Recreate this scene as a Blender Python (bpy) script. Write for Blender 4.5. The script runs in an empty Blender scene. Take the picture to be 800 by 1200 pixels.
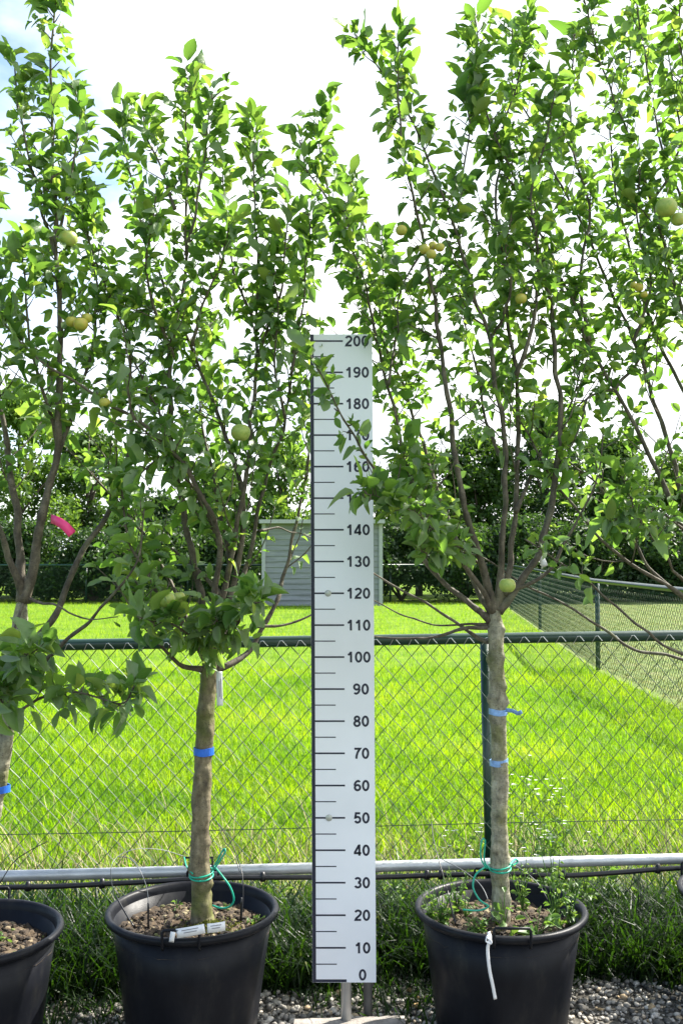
import bpy, math, random
import numpy as np
from mathutils import Vector

# ------------------------------------------------------------------ camera, sky, sun, exposure
scn = bpy.context.scene
COL = scn.collection
R = math.radians
HC = 1.5; PITCH = R(2.15); FPX = 1200.0
SUN_EL = R(46); SUN_AZ = R(54)          # azimuth: right of straight ahead (+Y)

cam_d = bpy.data.cameras.new('camera'); cam = bpy.data.objects.new('camera', cam_d); COL.objects.link(cam)
cam_d.sensor_fit = 'VERTICAL'; cam_d.sensor_height = 24; cam_d.lens = 24
cam_d.clip_start = 0.05; cam_d.clip_end = 2000
cam.location = (0, 0, HC); cam.rotation_euler = (R(90) + PITCH, 0, 0)
scn.camera = cam

scn.view_settings.view_transform = 'Standard'
scn.view_settings.look = 'None'
scn.view_settings.gamma = 1
scn.view_settings.use_curve_mapping = False
scn.view_settings.exposure = 1.58

sun_d = bpy.data.lights.new('sun', 'SUN'); sun_d.energy = 4.8; sun_d.angle = R(0.53); sun_d.color = (1, .95, .86)
sun = bpy.data.objects.new('sun', sun_d); COL.objects.link(sun)
sdir = Vector((math.sin(SUN_AZ) * math.cos(SUN_EL), math.cos(SUN_AZ) * math.cos(SUN_EL), math.sin(SUN_EL)))
sun.rotation_euler = sdir.to_track_quat('Z', 'Y').to_euler()
sun.location = sdir * 30

W = bpy.data.worlds.new('World'); scn.world = W; W.use_nodes = True
nt = W.node_tree; N = nt.nodes; Lk = nt.links; N.clear()
o = N.new('ShaderNodeOutputWorld'); bg = N.new('ShaderNodeBackground'); bg.inputs[1].default_value = 0.1
sky = N.new('ShaderNodeTexSky'); sky.sky_type = 'NISHITA'; sky.sun_disc = False
sky.sun_elevation = SUN_EL; sky.sun_rotation = SUN_AZ; sky.air_density = 1.0; sky.dust_density = 1.0; sky.ozone_density = 1.5
tc = N.new('ShaderNodeTexCoord')
mp = N.new('ShaderNodeMapping'); mp.inputs['Scale'].default_value = (1, 1, 2.0); mp.inputs['Location'].default_value = (2.1, -.7, .9)
nz = N.new('ShaderNodeTexNoise'); nz.inputs['Scale'].default_value = 1.7; nz.inputs['Detail'].default_value = 7; nz.inputs['Roughness'].default_value = .55
cr = N.new('ShaderNodeValToRGB'); cr.color_ramp.elements[0].position = .43; cr.color_ramp.elements[1].position = .56
# cloud bank: thick ahead, mostly clear behind the photographer
sx = N.new('ShaderNodeSeparateXYZ')
mad = N.new('ShaderNodeMath'); mad.operation = 'MULTIPLY_ADD'; mad.inputs[1].default_value = .12; 
mix = N.new('ShaderNodeMix'); mix.data_type = 'RGBA'
nz2 = N.new('ShaderNodeTexNoise'); nz2.inputs['Scale'].default_value = 3.0; nz2.inputs['Detail'].default_value = 5
cc = N.new('ShaderNodeValToRGB'); cc.color_ramp.elements[0].color = (4.6, 5.1, 5.7, 1); cc.color_ramp.elements[1].color = (7.5, 7.5, 7.6, 1)
cc.color_ramp.elements[0].position = .35; cc.color_ramp.elements[1].position = .6
Lk.new(tc.outputs['Generated'], mp.inputs[0]); Lk.new(mp.outputs[0], nz.inputs['Vector']); Lk.new(mp.outputs[0], nz2.inputs['Vector'])
Lk.new(tc.outputs['Generated'], sx.inputs[0]); mx_ = N.new('ShaderNodeMath'); mx_.operation = 'MULTIPLY_ADD'; mx_.inputs[1].default_value = .33
Lk.new(sx.outputs[0], mx_.inputs[0]); Lk.new(nz.outputs[0], mx_.inputs[2])
Lk.new(sx.outputs[1], mad.inputs[0]); Lk.new(mx_.outputs[0], mad.inputs[2])
Lk.new(mad.outputs[0], cr.inputs[0]); Lk.new(nz2.outputs[0], cc.inputs[0])
Lk.new(cr.outputs[0], mix.inputs[0]); Lk.new(sky.outputs[0], mix.inputs[6]); Lk.new(cc.outputs[0], mix.inputs[7])
Lk.new(mix.outputs[2], bg.inputs[0]); Lk.new(bg.outputs[0], o.inputs[0])

rs = np.random.RandomState(11)
rnd = random.Random(5)

# ------------------------------------------------------------------ helpers
def P(px, py, D):
    """point seen at (px,py) of the 800x1200 photograph at distance D along +Y"""
    v = (600 - py) / FPX; u = (px - 400) / FPX
    t = D / (math.cos(PITCH) - v * math.sin(PITCH))
    return np.array([u * t, D, HC + t * (math.sin(PITCH) + v * math.cos(PITCH))])

def xof(px, D, z=1.0):
    d = D * math.cos(PITCH) + (z - HC) * math.sin(PITCH)
    return (px - 400) / FPX * d

def norm(a): return a / (np.linalg.norm(a, axis=-1, keepdims=True) + 1e-9)
def link(name, me, mat, parent=None, smooth=False):
    ob = bpy.data.objects.new(name, me); COL.objects.link(ob)
    if mat is not None: me.materials.append(mat)
    if parent is not None: ob.parent = parent; 
    me.polygons.foreach_set('use_smooth', np.full(len(me.polygons), bool(smooth))); me.update()
    return ob

def arr_mesh(name, V, faces):
    """faces: list of int arrays (n,k)"""
    me = bpy.data.meshes.new(name)
    V = np.asarray(V, dtype=np.float32)
    me.vertices.add(len(V)); me.vertices.foreach_set('co', V.ravel())
    idx = np.concatenate([f.ravel() for f in faces]).astype(np.int32)
    tot = np.concatenate([np.full(len(f), f.shape[1]) for f in faces]).astype(np.int32)
    st = np.concatenate([[0], np.cumsum(tot)[:-1]]).astype(np.int32)
    me.loops.add(len(idx)); me.loops.foreach_set('vertex_index', idx)
    me.polygons.add(len(tot)); me.polygons.foreach_set('loop_start', st)
    me.update(calc_edges=True); me.validate()
    return me

class MB:
    def __init__(s): s.v = []; s.q = []; s.t = []; s.n = 0
    def add(s, V, q=None, t=None):
        V = np.asarray(V, float)
        if q is not None and len(q): s.q.append(np.asarray(q, int) + s.n)
        if t is not None and len(t): s.t.append(np.asarray(t, int) + s.n)
        s.v.append(V); s.n += len(V)
    def box(s, c, h, rot=None):
        c = np.array(c, float); h = np.array(h, float)
        v = np.array([[x, y, z] for x in (-1, 1) for y in (-1, 1) for z in (-1, 1)], float) * h
        if rot is not None: v = v @ np.array(rot).T
        s.add(v + c, [[0, 1, 3, 2], [4, 6, 7, 5], [0, 4, 5, 1], [2, 3, 7, 6], [0, 2, 6, 4], [1, 5, 7, 3]])
    def tube(s, pts, rad, sides=8, cap=True, jit=0.0):
        pts = np.asarray(pts, float); n = len(pts)
        rad = np.full(n, rad, float) if np.isscalar(rad) else np.asarray(rad, float)
        T = np.gradient(pts, axis=0); T /= (np.linalg.norm(T, axis=1, keepdims=True) + 1e-9)
        a = np.array([0, 0, 1.]) if abs(T[0][2]) < .9 else np.array([1., 0, 0])
        u = np.cross(T[0], a); u /= np.linalg.norm(u)
        th = np.arange(sides) * 2 * math.pi / sides
        V = np.zeros((n, sides, 3))
        for i in range(n):
            u = u - T[i] * np.dot(u, T[i]); u /= (np.linalg.norm(u) + 1e-9)
            w = np.cross(T[i], u)
            r = rad[i] * (1 + jit * rs.uniform(-1, 1, sides)) if jit else np.full(sides, rad[i])
            V[i] = pts[i] + (np.cos(th) * r)[:, None] * u + (np.sin(th) * r)[:, None] * w
        j = np.arange(sides); k = (j + 1) % sides
        q = np.concatenate([np.stack([i * sides + j, i * sides + k, (i + 1) * sides + k, (i + 1) * sides + j], 1) for i in range(n - 1)])
        V = V.reshape(-1, 3)
        if cap:
            V = np.vstack([V, pts[0], pts[-1]]); b = n * sides
            t = np.concatenate([np.stack([k, j, np.full(sides, b)], 1), np.stack([(n - 1) * sides + j, (n - 1) * sides + k, np.full(sides, b + 1)], 1)])
            s.add(V, q, t)
        else: s.add(V, q)
    def lathe(s, prof, c, seg=48, wob=0):
        prof = np.array(prof, float); n = len(prof); th = np.arange(seg) * 2 * math.pi / seg
        V = np.zeros((n, seg, 3))
        V[:, :, 0] = prof[:, 0:1] * np.cos(th); V[:, :, 1] = prof[:, 0:1] * np.sin(th); V[:, :, 2] = prof[:, 1:2]
        j = np.arange(seg); k = (j + 1) % seg
        q = np.concatenate([np.stack([i * seg + j, i * seg + k, (i + 1) * seg + k, (i + 1) * seg + j], 1) for i in range(n - 1)])
        s.add(V.reshape(-1, 3) + np.array(c), q)
    def build(s, name, mat, parent=None, smooth=False):
        f = []
        if s.q: f.append(np.concatenate(s.q))
        if s.t: f.append(np.concatenate(s.t))
        me = arr_mesh(name, np.concatenate(s.v), f)
        return link(name, me, mat, parent, smooth)

def tag(o, label=None, cat=None, group=None, kind=None):
    if label: o['label'] = label
    if cat: o['category'] = cat
    if group: o['group'] = group
    if kind: o['kind'] = kind
    return o
def empty(name, loc=(0, 0, 0)):
    e = bpy.data.objects.new(name, None); COL.objects.link(e); e.location = loc; e.empty_display_size = .1
    return e
def kid(mb, name, mat, root, smooth=False):
    """build a part given in world coordinates under a root that stands at its base"""
    ob = mb.build(name, mat, root, smooth)
    off = np.array(root.matrix_world.translation if False else root['_b'] if '_b' in root else root.location)
    ob.location = [-float(a) for a in off]
    return ob

def smooth_line(pts, step=0.02, wig=0.0):
    pts = np.asarray(pts, float)
    if len(pts) == 2: pts = np.array([pts[0], pts.mean(0), pts[1]])
    E = np.vstack([2 * pts[0] - pts[1], pts, 2 * pts[-1] - pts[-2]])
    out = []
    for i in range(1, len(E) - 2):
        L = np.linalg.norm(E[i + 1] - E[i]); n = max(2, int(L / step))
        for k in range(n):
            t = k / n
            out.append(.5 * ((2 * E[i]) + (-E[i - 1] + E[i + 1]) * t + (2 * E[i - 1] - 5 * E[i] + 4 * E[i + 1] - E[i + 2]) * t * t + (-E[i - 1] + 3 * E[i] - 3 * E[i + 1] + E[i + 2]) * t ** 3))
    out.append(E[-2]); out = np.array(out)
    if wig:
        n = len(out); k = rs.normal(0, 1, (n // 4 + 3, 3)); x = np.linspace(0, len(k) - 1, n)
        w = np.stack([np.interp(x, np.arange(len(k)), k[:, a]) for a in range(3)], 1) * wig
        w[:3] *= np.array([0, .3, .7])[:, None]
        out += w
    return out
def pl(pxs, D, step=.02):
    """smooth line through photo pixels; D scalar or list"""
    Ds = [D] * len(pxs) if np.isscalar(D) else D
    return smooth_line([P(x, y, d) for (x, y), d in zip(pxs, Ds)], step)

# ------------------------------------------------------------------ materials
def newmat(name):
    m = bpy.data.materials.new(name); m.use_nodes = True
    nt = m.node_tree; b = nt.nodes['Principled BSDF']
    return m, nt, b
def plain(name, col, rough=.6, metal=0, spec=.5, var=.12, scale=20, bump=0, bscale=80, coord='Object'):
    m, nt, b = newmat(name); N = nt.nodes; L = nt.links
    tc = N.new('ShaderNodeTexCoord'); n = N.new('ShaderNodeTexNoise'); n.inputs['Scale'].default_value = scale; n.inputs['Detail'].default_value = 6
    mr = N.new('ShaderNodeMapRange'); mr.inputs[1].default_value = .3; mr.inputs[2].default_value = .7; mr.inputs[3].default_value = 1 - var; mr.inputs[4].default_value = 1 + var
    vm = N.new('ShaderNodeVectorMath'); vm.operation = 'SCALE'; vm.inputs[0].default_value = col
    L.new(tc.outputs[coord], n.inputs['Vector']); L.new(n.outputs[0], mr.inputs[0]); L.new(mr.outputs[0], vm.inputs['Scale']); L.new(vm.outputs[0], b.inputs['Base Color'])
    b.inputs['Roughness'].default_value = rough; b.inputs['Metallic'].default_value = metal; b.inputs['Specular IOR Level'].default_value = spec
    if bump:
        n2 = N.new('ShaderNodeTexNoise'); n2.inputs['Scale'].default_value = bscale; n2.inputs['Detail'].default_value = 4
        bp = N.new('ShaderNodeBump'); bp.inputs['Strength'].default_value = bump; bp.inputs['Distance'].default_value = .01
        L.new(tc.outputs[coord], n2.inputs['Vector']); L.new(n2.outputs[0], bp.inputs['Height']); L.new(bp.outputs[0], b.inputs['Normal'])
    return m
def ramp_noise(nt, vec, scale, stops, detail=6, rough=.6):
    n = nt.nodes.new('ShaderNodeTexNoise'); n.inputs['Scale'].default_value = scale; n.inputs['Detail'].default_value = detail; n.inputs['Roughness'].default_value = rough
    r = nt.nodes.new('ShaderNodeValToRGB'); r.color_ramp.elements[0].position = stops[0][0]; r.color_ramp.elements[0].color = (*stops[0][1], 1)
    r.color_ramp.elements[1].position = stops[-1][0]; r.color_ramp.elements[1].color = (*stops[-1][1], 1)
    for p, c in stops[1:-1]: e = r.color_ramp.elements.new(p); e.color = (*c, 1)
    if vec is not None: nt.links.new(vec, n.inputs['Vector'])
    nt.links.new(n.outputs[0], r.inputs[0])
    return r.outputs[0]

def leafmat(name, stops, tstops, tfac=.45, rough=.42, back=None, patch=None, vein=False):
    """stops: per-leaf colours (front), tstops: light passing through"""
    m, nt, b = newmat(name); N = nt.nodes; L = nt.links
    g = N.new('ShaderNodeNewGeometry')
    def ramp(st):
        r = N.new('ShaderNodeValToRGB'); r.color_ramp.elements[0].position = st[0][0]; r.color_ramp.elements[0].color = (*st[0][1], 1)
        r.color_ramp.elements[1].position = st[-1][0]; r.color_ramp.elements[1].color = (*st[-1][1], 1)
        for p, c in st[1:-1]: e = r.color_ramp.elements.new(p); e.color = (*c, 1)
        return r
    a = ramp(stops); t = ramp(tstops)
    if patch:
        tc = N.new('ShaderNodeTexCoord'); nn = N.new('ShaderNodeTexNoise'); nn.inputs['Scale'].default_value = patch; nn.inputs['Detail'].default_value = 7; nn.inputs['Roughness'].default_value = .65
        L.new(tc.outputs['Object'], nn.inputs['Vector'])
        mr = N.new('ShaderNodeMapRange'); mr.inputs[1].default_value = .3; mr.inputs[2].default_value = .7
        L.new(nn.outputs[0], mr.inputs[0])
        mx0 = N.new('ShaderNodeMix'); mx0.inputs[0].default_value = .68
        L.new(g.outputs['Random Per Island'], mx0.inputs[2]); L.new(mr.outputs[0], mx0.inputs[3])
        src = mx0.outputs[0]
    else: src = g.outputs['Random Per Island']
    L.new(src, a.inputs[0]); L.new(src, t.inputs[0])
    col = a.outputs[0]
    if back:
        mb_ = N.new('ShaderNodeMix'); mb_.data_type = 'RGBA'; L.new(g.outputs['Backfacing'], mb_.inputs[0])
        L.new(col, mb_.inputs[6]); mb_.inputs[7].default_value = (*back, 1); col = mb_.outputs[2]
    L.new(col, b.inputs['Base Color']); b.inputs['Roughness'].default_value = rough; b.inputs['Specular IOR Level'].default_value = .38
    if vein:
        tv = N.new('ShaderNodeTexCoord'); nv = N.new('ShaderNodeTexNoise'); nv.inputs['Scale'].default_value = 110; nv.inputs['Detail'].default_value = 3; L.new(tv.outputs['Object'], nv.inputs['Vector'])
        bp = N.new('ShaderNodeBump'); bp.inputs['Strength'].default_value = .5; bp.inputs['Distance'].default_value = .004; L.new(nv.outputs[0], bp.inputs['Height']); L.new(bp.outputs[0], b.inputs['Normal'])
    tr = N.new('ShaderNodeBsdfTranslucent'); L.new(t.outputs[0], tr.inputs[0])
    ms = N.new('ShaderNodeMixShader'); ms.inputs[0].default_value = tfac
    L.new(b.outputs[0], ms.inputs[1]); L.new(tr.outputs[0], ms.inputs[2]); L.new(ms.outputs[0], N['Material Output'].inputs[0])
    return m

M = {}
M['leaf'] = leafmat('apple_leaf', [(0, (.042, .10, .034)), (.5, (.075, .155, .045)), (.88, (.12, .205, .055)), (1, (.20, .27, .07))],
                    [(0, (.15, .32, .035)), (.5, (.26, .48, .05)), (.9, (.36, .57, .065)), (1, (.43, .58, .07))], .47, .42, back=(.19, .26, .14), vein=True)
M['grass'] = leafmat('meadow_blade', [(0, (.03, .085, .004)), (.3, (.075, .17, .004)), (.6, (.14, .25, .005)), (.86, (.20, .27, .012)), (1, (.34, .31, .12))],
                     [(0, (.07, .22, .002)), (.35, (.24, .48, .003)), (.75, (.48, .66, .008)), (1, (.56, .54, .10))], .5, .55, patch=.75)
M['shaded_grass'] = leafmat('shaded_grass_blade', [(0, (.004, .014, .003)), (.6, (.010, .030, .004)), (.9, (.045, .09, .014)), (1, (.30, .26, .10))],
                     [(0, (.02, .06, .005)), (.7, (.06, .15, .008)), (1, (.30, .28, .08))], .4, .45, patch=3)  # dark stops put the deep shade among the blades into the colour
M['mown'] = leafmat('dry_blade', [(0, (.085, .15, .03)), (.5, (.14, .20, .055)), (1, (.26, .26, .12))],
                     [(0, (.16, .24, .04)), (1, (.38, .36, .14))], .4, .6, patch=1.2)
M['weed'] = leafmat('weed_leaf', [(0, (.06, .13, .03)), (1, (.13, .22, .06))], [(0, (.16, .34, .03)), (1, (.3, .45, .06))], .4, .45)
M['farleafA'] = leafmat('far_leaf', [(0, (.022, .055, .012)), (.7, (.045, .10, .018)), (1, (.09, .15, .03))], [(0, (.08, .18, .015)), (1, (.2, .36, .03))], .35, .45, patch=.8)
M['farleafB'] = leafmat('far_leaf_light', [(0, (.05, .11, .02)), (.7, (.09, .17, .03)), (1, (.14, .22, .05))], [(0, (.14, .3, .02)), (1, (.3, .46, .05))], .4, .45, patch=.8)
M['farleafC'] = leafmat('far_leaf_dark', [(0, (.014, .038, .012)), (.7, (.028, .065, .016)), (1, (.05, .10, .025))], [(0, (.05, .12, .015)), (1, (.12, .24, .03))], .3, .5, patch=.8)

def barkmat(name, stops, moss, mossmin, bump=.38, sc=1.0):
    m, nt, b = newmat(name); N = nt.nodes; L = nt.links
    tc = N.new('ShaderNodeTexCoord'); mp = N.new('ShaderNodeMapping'); mp.inputs['Scale'].default_value = (1, 1, .45)
    L.new(tc.outputs['Object'], mp.inputs[0])
    c = ramp_noise(nt, mp.outputs[0], 42 * sc, stops, 8, .65)
    mm = N.new('ShaderNodeTexNoise'); mm.inputs['Scale'].default_value = 9; mm.inputs['Detail'].default_value = 6
    L.new(tc.outputs['Object'], mm.inputs['Vector'])
    mr = N.new('ShaderNodeMapRange'); mr.inputs[1].default_value = mossmin; mr.inputs[2].default_value = mossmin + .15
    L.new(mm.outputs[0], mr.inputs[0])
    mx = N.new('ShaderNodeMix'); mx.data_type = 'RGBA'; L.new(mr.outputs[0], mx.inputs[0]); L.new(c, mx.inputs[6]); mx.inputs[7].default_value = (*moss, 1)
    ml = N.new('ShaderNodeMapping'); ml.inputs['Scale'].default_value = (1, 1, 3.2); L.new(tc.outputs['Object'], ml.inputs[0])
    vo = N.new('ShaderNodeTexVoronoi'); vo.inputs['Scale'].default_value = 75; L.new(ml.outputs[0], vo.inputs['Vector'])
    lr = N.new('ShaderNodeMapRange'); lr.inputs[1].default_value = .12; lr.inputs[2].default_value = .26; lr.inputs[3].default_value = .38; lr.inputs[4].default_value = 1; L.new(vo.outputs['Distance'], lr.inputs[0])
    nk = N.new('ShaderNodeTexNoise'); nk.inputs['Scale'].default_value = 26; nk.inputs['Detail'].default_value = 9; nk.inputs['Roughness'].default_value = .75; L.new(tc.outputs['Object'], nk.inputs['Vector'])
    kr = N.new('ShaderNodeMapRange'); kr.inputs[1].default_value = .35; kr.inputs[2].default_value = .62; kr.inputs[3].default_value = .5; kr.inputs[4].default_value = 1.18; L.new(nk.outputs[0], kr.inputs[0])
    mu = N.new('ShaderNodeMath'); mu.operation = 'MULTIPLY'; L.new(lr.outputs[0], mu.inputs[0]); L.new(kr.outputs[0], mu.inputs[1])
    sc_ = N.new('ShaderNodeVectorMath'); sc_.operation = 'SCALE'; L.new(mx.outputs[2], sc_.inputs[0]); L.new(mu.outputs[0], sc_.inputs['Scale'])
    L.new(sc_.outputs[0], b.inputs['Base Color']); b.inputs['Roughness'].default_value = .75
    n2 = N.new('ShaderNodeTexNoise'); n2.inputs['Scale'].default_value = 90 * sc; n2.inputs['Detail'].default_value = 6; L.new(mp.outputs[0], n2.inputs['Vector'])
    mp3 = N.new('ShaderNodeMapping'); mp3.inputs['Scale'].default_value = (1, 1, 3.5); L.new(tc.outputs['Object'], mp3.inputs[0])
    n3 = N.new('ShaderNodeTexNoise'); n3.inputs['Scale'].default_value = 14; L.new(mp3.outputs[0], n3.inputs['Vector'])
    ad = N.new('ShaderNodeMath'); ad.operation = 'ADD'; L.new(n2.outputs[0], ad.inputs[0]); L.new(n3.outputs[0], ad.inputs[1])
    bp = N.new('ShaderNodeBump'); bp.inputs['Strength'].default_value = bump; bp.inputs['Distance'].default_value = .006
    L.new(ad.outputs[0], bp.inputs['Height']); L.new(bp.outputs[0], b.inputs['Normal'])
    return m
M['barkA'] = barkmat('mossy_bark', [(.3, (.07, .055, .035)), (.5, (.17, .14, .08)), (.7, (.30, .25, .16))], (.12, .13, .03), .46)
M['barkB'] = barkmat('tan_bark', [(.3, (.08, .07, .045)), (.45, (.26, .24, .165)), (.6, (.37, .345, .25)), (.75, (.52, .49, .38))], (.17, .17, .07), .50, .9)
M['limb'] = barkmat('limb_bark', [(.3, (.045, .036, .025)), (.5, (.10, .082, .056)), (.7, (.19, .165, .12))], (.12, .12, .07), .56, .5)
M['farbark'] = plain('far_bark', (.07, .055, .04), .8, var=.3, scale=3)
M['green_metal'] = plain('green_coated_metal', (.010, .038, .026), .3, spec=.6, var=.15, scale=8, bump=.05)
M['green_wire'] = plain('green_coated_wire', (.016, .048, .024), .40, spec=.75, var=.2, scale=5)
M['dull_wire'] = plain('dull_green_wire', (.03, .055, .035), .75, spec=.15, var=.2, scale=5)
M['zinc_wire'] = plain('zinc_wire', (.55, .57, .56), .35, metal=.7, var=.15)
M['zinc'] = plain('galvanised_steel', (.50, .52, .53), .42, metal=.55, var=.16, scale=14, bump=.08, bscale=60)
M['zinc_dull'] = plain('dull_steel', (.16, .17, .18), .5, metal=.4, var=.2, scale=14)
M['black_hose'] = plain('black_plastic_hose', (.008, .008, .010), .4, var=.2)
M['ruler_white'] = plain('white_board', (.82, .84, .88), .55, var=.05, scale=4)
M['ruler_ink'] = plain('dark_ink', (.012, .014, .035), .5, var=.1)
M['bolt'] = plain('bolt_cap', (.45, .47, .42), .4, metal=.3)
M['blue'] = plain('blue_tape', (.02, .14, .62), .45, var=.2, scale=60)
M['paleblue'] = plain('pale_blue_tape', (.22, .38, .68), .45, var=.35, scale=60)
M['green_tie'] = plain('green_plastic_tie', (.01, .34, .22), .35, var=.15)
M['pink'] = plain('pink_ribbon', (.80, .05, .22), .45, var=.1)
M['label'] = plain('white_label', (.75, .76, .78), .4, var=.05)
M['print'] = plain('grey_print', (.22, .22, .24), .6)
M['concrete'] = plain('concrete', (.27, .245, .22), .85, var=.25, scale=25, bump=.4, bscale=120)
def applemat(name, st):
    m, nt, b = newmat(name); tc = nt.nodes.new('ShaderNodeTexCoord')
    nt.links.new(ramp_noise(nt, tc.outputs['Object'], 38, st, 8, .7), b.inputs['Base Color']); b.inputs['Roughness'].default_value = .42; return m
M['apple'] = applemat('green_apple', [(.32, (.20, .30, .05)), (.5, (.34, .42, .09)), (.66, (.44, .42, .10)), (.76, (.30, .16, .05))])
M['apple_y'] = applemat('yellow_apple', [(.3, (.28, .32, .05)), (.5, (.44, .40, .06)), (.64, (.46, .34, .05)), (.75, (.18, .09, .03))])
M['white_petal'] = plain('white_petal', (.8, .8, .76), .6)
M['straw'] = plain('dry_straw', (.34, .28, .14), .7, var=.2)

def potmat():
    m, nt, b = newmat('black_pot_plastic'); N = nt.nodes; L = nt.links
    tc = N.new('ShaderNodeTexCoord')
    mp = N.new('ShaderNodeMapping'); mp.inputs['Scale'].default_value = (1, 1, .35); L.new(tc.outputs['Object'], mp.inputs[0])
    c = ramp_noise(nt, mp.outputs[0], 9, [(.35, (.0055, .0062, .009)), (.55, (.009, .010, .0135)), (.68, (.020, .020, .020)), (.8, (.055, .050, .044))], 8, .7)
    L.new(c, b.inputs['Base Color'])
    r = ramp_noise(nt, tc.outputs['Object'], 18, [(.3, (.32, .32, .32)), (.7, (.5, .5, .5))])
    L.new(r, b.inputs['Roughness']); b.inputs['Specular IOR Level'].default_value = .16
    n = N.new('ShaderNodeTexNoise'); n.inputs['Scale'].default_value = 450; bp = N.new('ShaderNodeBump'); bp.inputs['Strength'].default_value = .15; bp.inputs['Distance'].default_value = .002
    L.new(tc.outputs['Object'], n.inputs['Vector']); L.new(n.outputs[0], bp.inputs['Height']); L.new(bp.outputs[0], b.inputs['Normal'])
    return m
M['pot'] = potmat()
def soilmat():
    m, nt, b = newmat('potting_soil')
    tc = nt.nodes.new('ShaderNodeTexCoord')
    c = ramp_noise(nt, tc.outputs['Object'], 30, [(.3, (.015, .011, .008)), (.5, (.06, .042, .026)), (.62, (.12, .085, .05)), (.75, (.06, .08, .02))], 9, .7)
    nt.links.new(c, b.inputs['Base Color']); b.inputs['Roughness'].default_value = .95
    return m
M['soil'] = soilmat()
def islandmat(name, st, rough=.8, bump=0):
    m, nt, b = newmat(name); g = nt.nodes.new('ShaderNodeNewGeometry'); r = nt.nodes.new('ShaderNodeValToRGB')
    r.color_ramp.elements[0].position = st[0][0]; r.color_ramp.elements[0].color = (*st[0][1], 1)
    r.color_ramp.elements[1].position = st[-1][0]; r.color_ramp.elements[1].color = (*st[-1][1], 1)
    for p, c in st[1:-1]: e = r.color_ramp.elements.new(p); e.color = (*c, 1)
    nt.links.new(g.outputs['Random Per Island'], r.inputs[0])
    tc = nt.nodes.new('ShaderNodeTexCoord'); n = nt.nodes.new('ShaderNodeTexNoise'); n.inputs['Scale'].default_value = 120; n.inputs['Detail'].default_value = 4
    nt.links.new(tc.outputs['Object'], n.inputs['Vector'])
    mr = nt.nodes.new('ShaderNodeMapRange'); mr.inputs[1].default_value = .25; mr.inputs[2].default_value = .75; mr.inputs[3].default_value = .7; mr.inputs[4].default_value = 1.3
    nt.links.new(n.outputs[0], mr.inputs[0])
    vm = nt.nodes.new('ShaderNodeVectorMath'); vm.operation = 'SCALE'; nt.links.new(r.outputs[0], vm.inputs[0]); nt.links.new(mr.outputs[0], vm.inputs['Scale'])
    nt.links.new(vm.outputs[0], b.inputs['Base Color']); b.inputs['Roughness'].default_value = rough
    return m
M['pebble'] = islandmat('pebbles', [(0, (.07, .067, .062)), (.4, (.20, .188, .165)), (.75, (.37, .345, .30)), (.92, (.58, .55, .50)), (1, (.38, .25, .10))])
M['crumb'] = islandmat('soil_crumbs', [(0, (.010, .007, .005)), (.45, (.034, .023, .014)), (.8, (.09, .062, .036)), (.93, (.26, .21, .13)), (1, (.10, .13, .03))], .95)

def groundmat(name, stA, scA, stB=None):
    m, nt, b = newmat(name); tc = nt.nodes.new('ShaderNodeTexCoord')
    c = ramp_noise(nt, tc.outputs['Object'], scA, stA, 10, .7)
    nt.links.new(c, b.inputs['Base Color']); b.inputs['Roughness'].default_value = .95; b.inputs['Specular IOR Level'].default_value = .15
    n = nt.nodes.new('ShaderNodeTexNoise'); n.inputs['Scale'].default_value = 30; n.inputs['Detail'].default_value = 8
    bp = nt.nodes.new('ShaderNodeBump'); bp.inputs['Strength'].default_value = .8; bp.inputs['Distance'].default_value = .04
    nt.links.new(tc.outputs['Object'], n.inputs['Vector']); nt.links.new(n.outputs[0], bp.inputs['Height']); nt.links.new(bp.outputs[0], b.inputs['Normal'])
    return m
M['meadow'] = groundmat('meadow_ground', [(.3, (.07, .14, .01)), (.5, (.12, .21, .012)), (.7, (.18, .26, .02))], 2.2)
M['field'] = groundmat('mown_ground', [(.3, (.09, .15, .035)), (.5, (.15, .20, .06)), (.7, (.24, .24, .11))], 3)
M['shade_strip'] = groundmat('shade_ground', [(.3, (.015, .02, .006)), (.5, (.03, .035, .012)), (.7, (.06, .055, .03))], 12)  # ground colour darkened to stand in for shade beneath the grass
M['gravel'] = groundmat('gravel_ground', [(.3, (.03, .028, .024)), (.5, (.09, .083, .07)), (.7, (.2, .185, .16))], 60)

# ------------------------------------------------------------------ ground
def sheet(name, pts, z, mat, label, cat):
    me = bpy.data.meshes.new(name); me.from_pydata([(x, y, z) for x, y in pts], [], [tuple(range(len(pts)))]); me.update()
    return tag(link(name, me, mat), label, cat, kind='structure')
def sidefence_x(y): return 3.17 + (y - 12.9) * .083 if y > 12.9 else 3.17 + (12.9 - y) * .03
sheet('ground', [(-400, -200), (400, -200), (400, 600), (-400, 600)], 0, M['meadow'], 'bright green meadow running back from the mesh fence to the trees', 'meadow')
sheet('gravel_path', [(-8, -3), (8, -3), (8, 3.95), (-8, 3.55)], .004, M['gravel'], 'pale gravel strip under the black pots along the fence', 'gravel')
sheet('shade_strip', [(-8, 3.02), (8, 4.2), (8, 4.75), (-8, 3.6)], .008, M['shade_strip'], 'dark strip painted as shade under the rank grass below the fence', 'shade_strip')  # sheet added to darken the gaps, painted shade over gravel and meadow
sheet('field', [(3.2, 4.6), (30, 4.6), (30, 60), (6.8, 60), (4.5, 29), (3.17, 12.9)], .004, M['field'], 'dull mown field beyond the side fence on the right', 'field')

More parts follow.
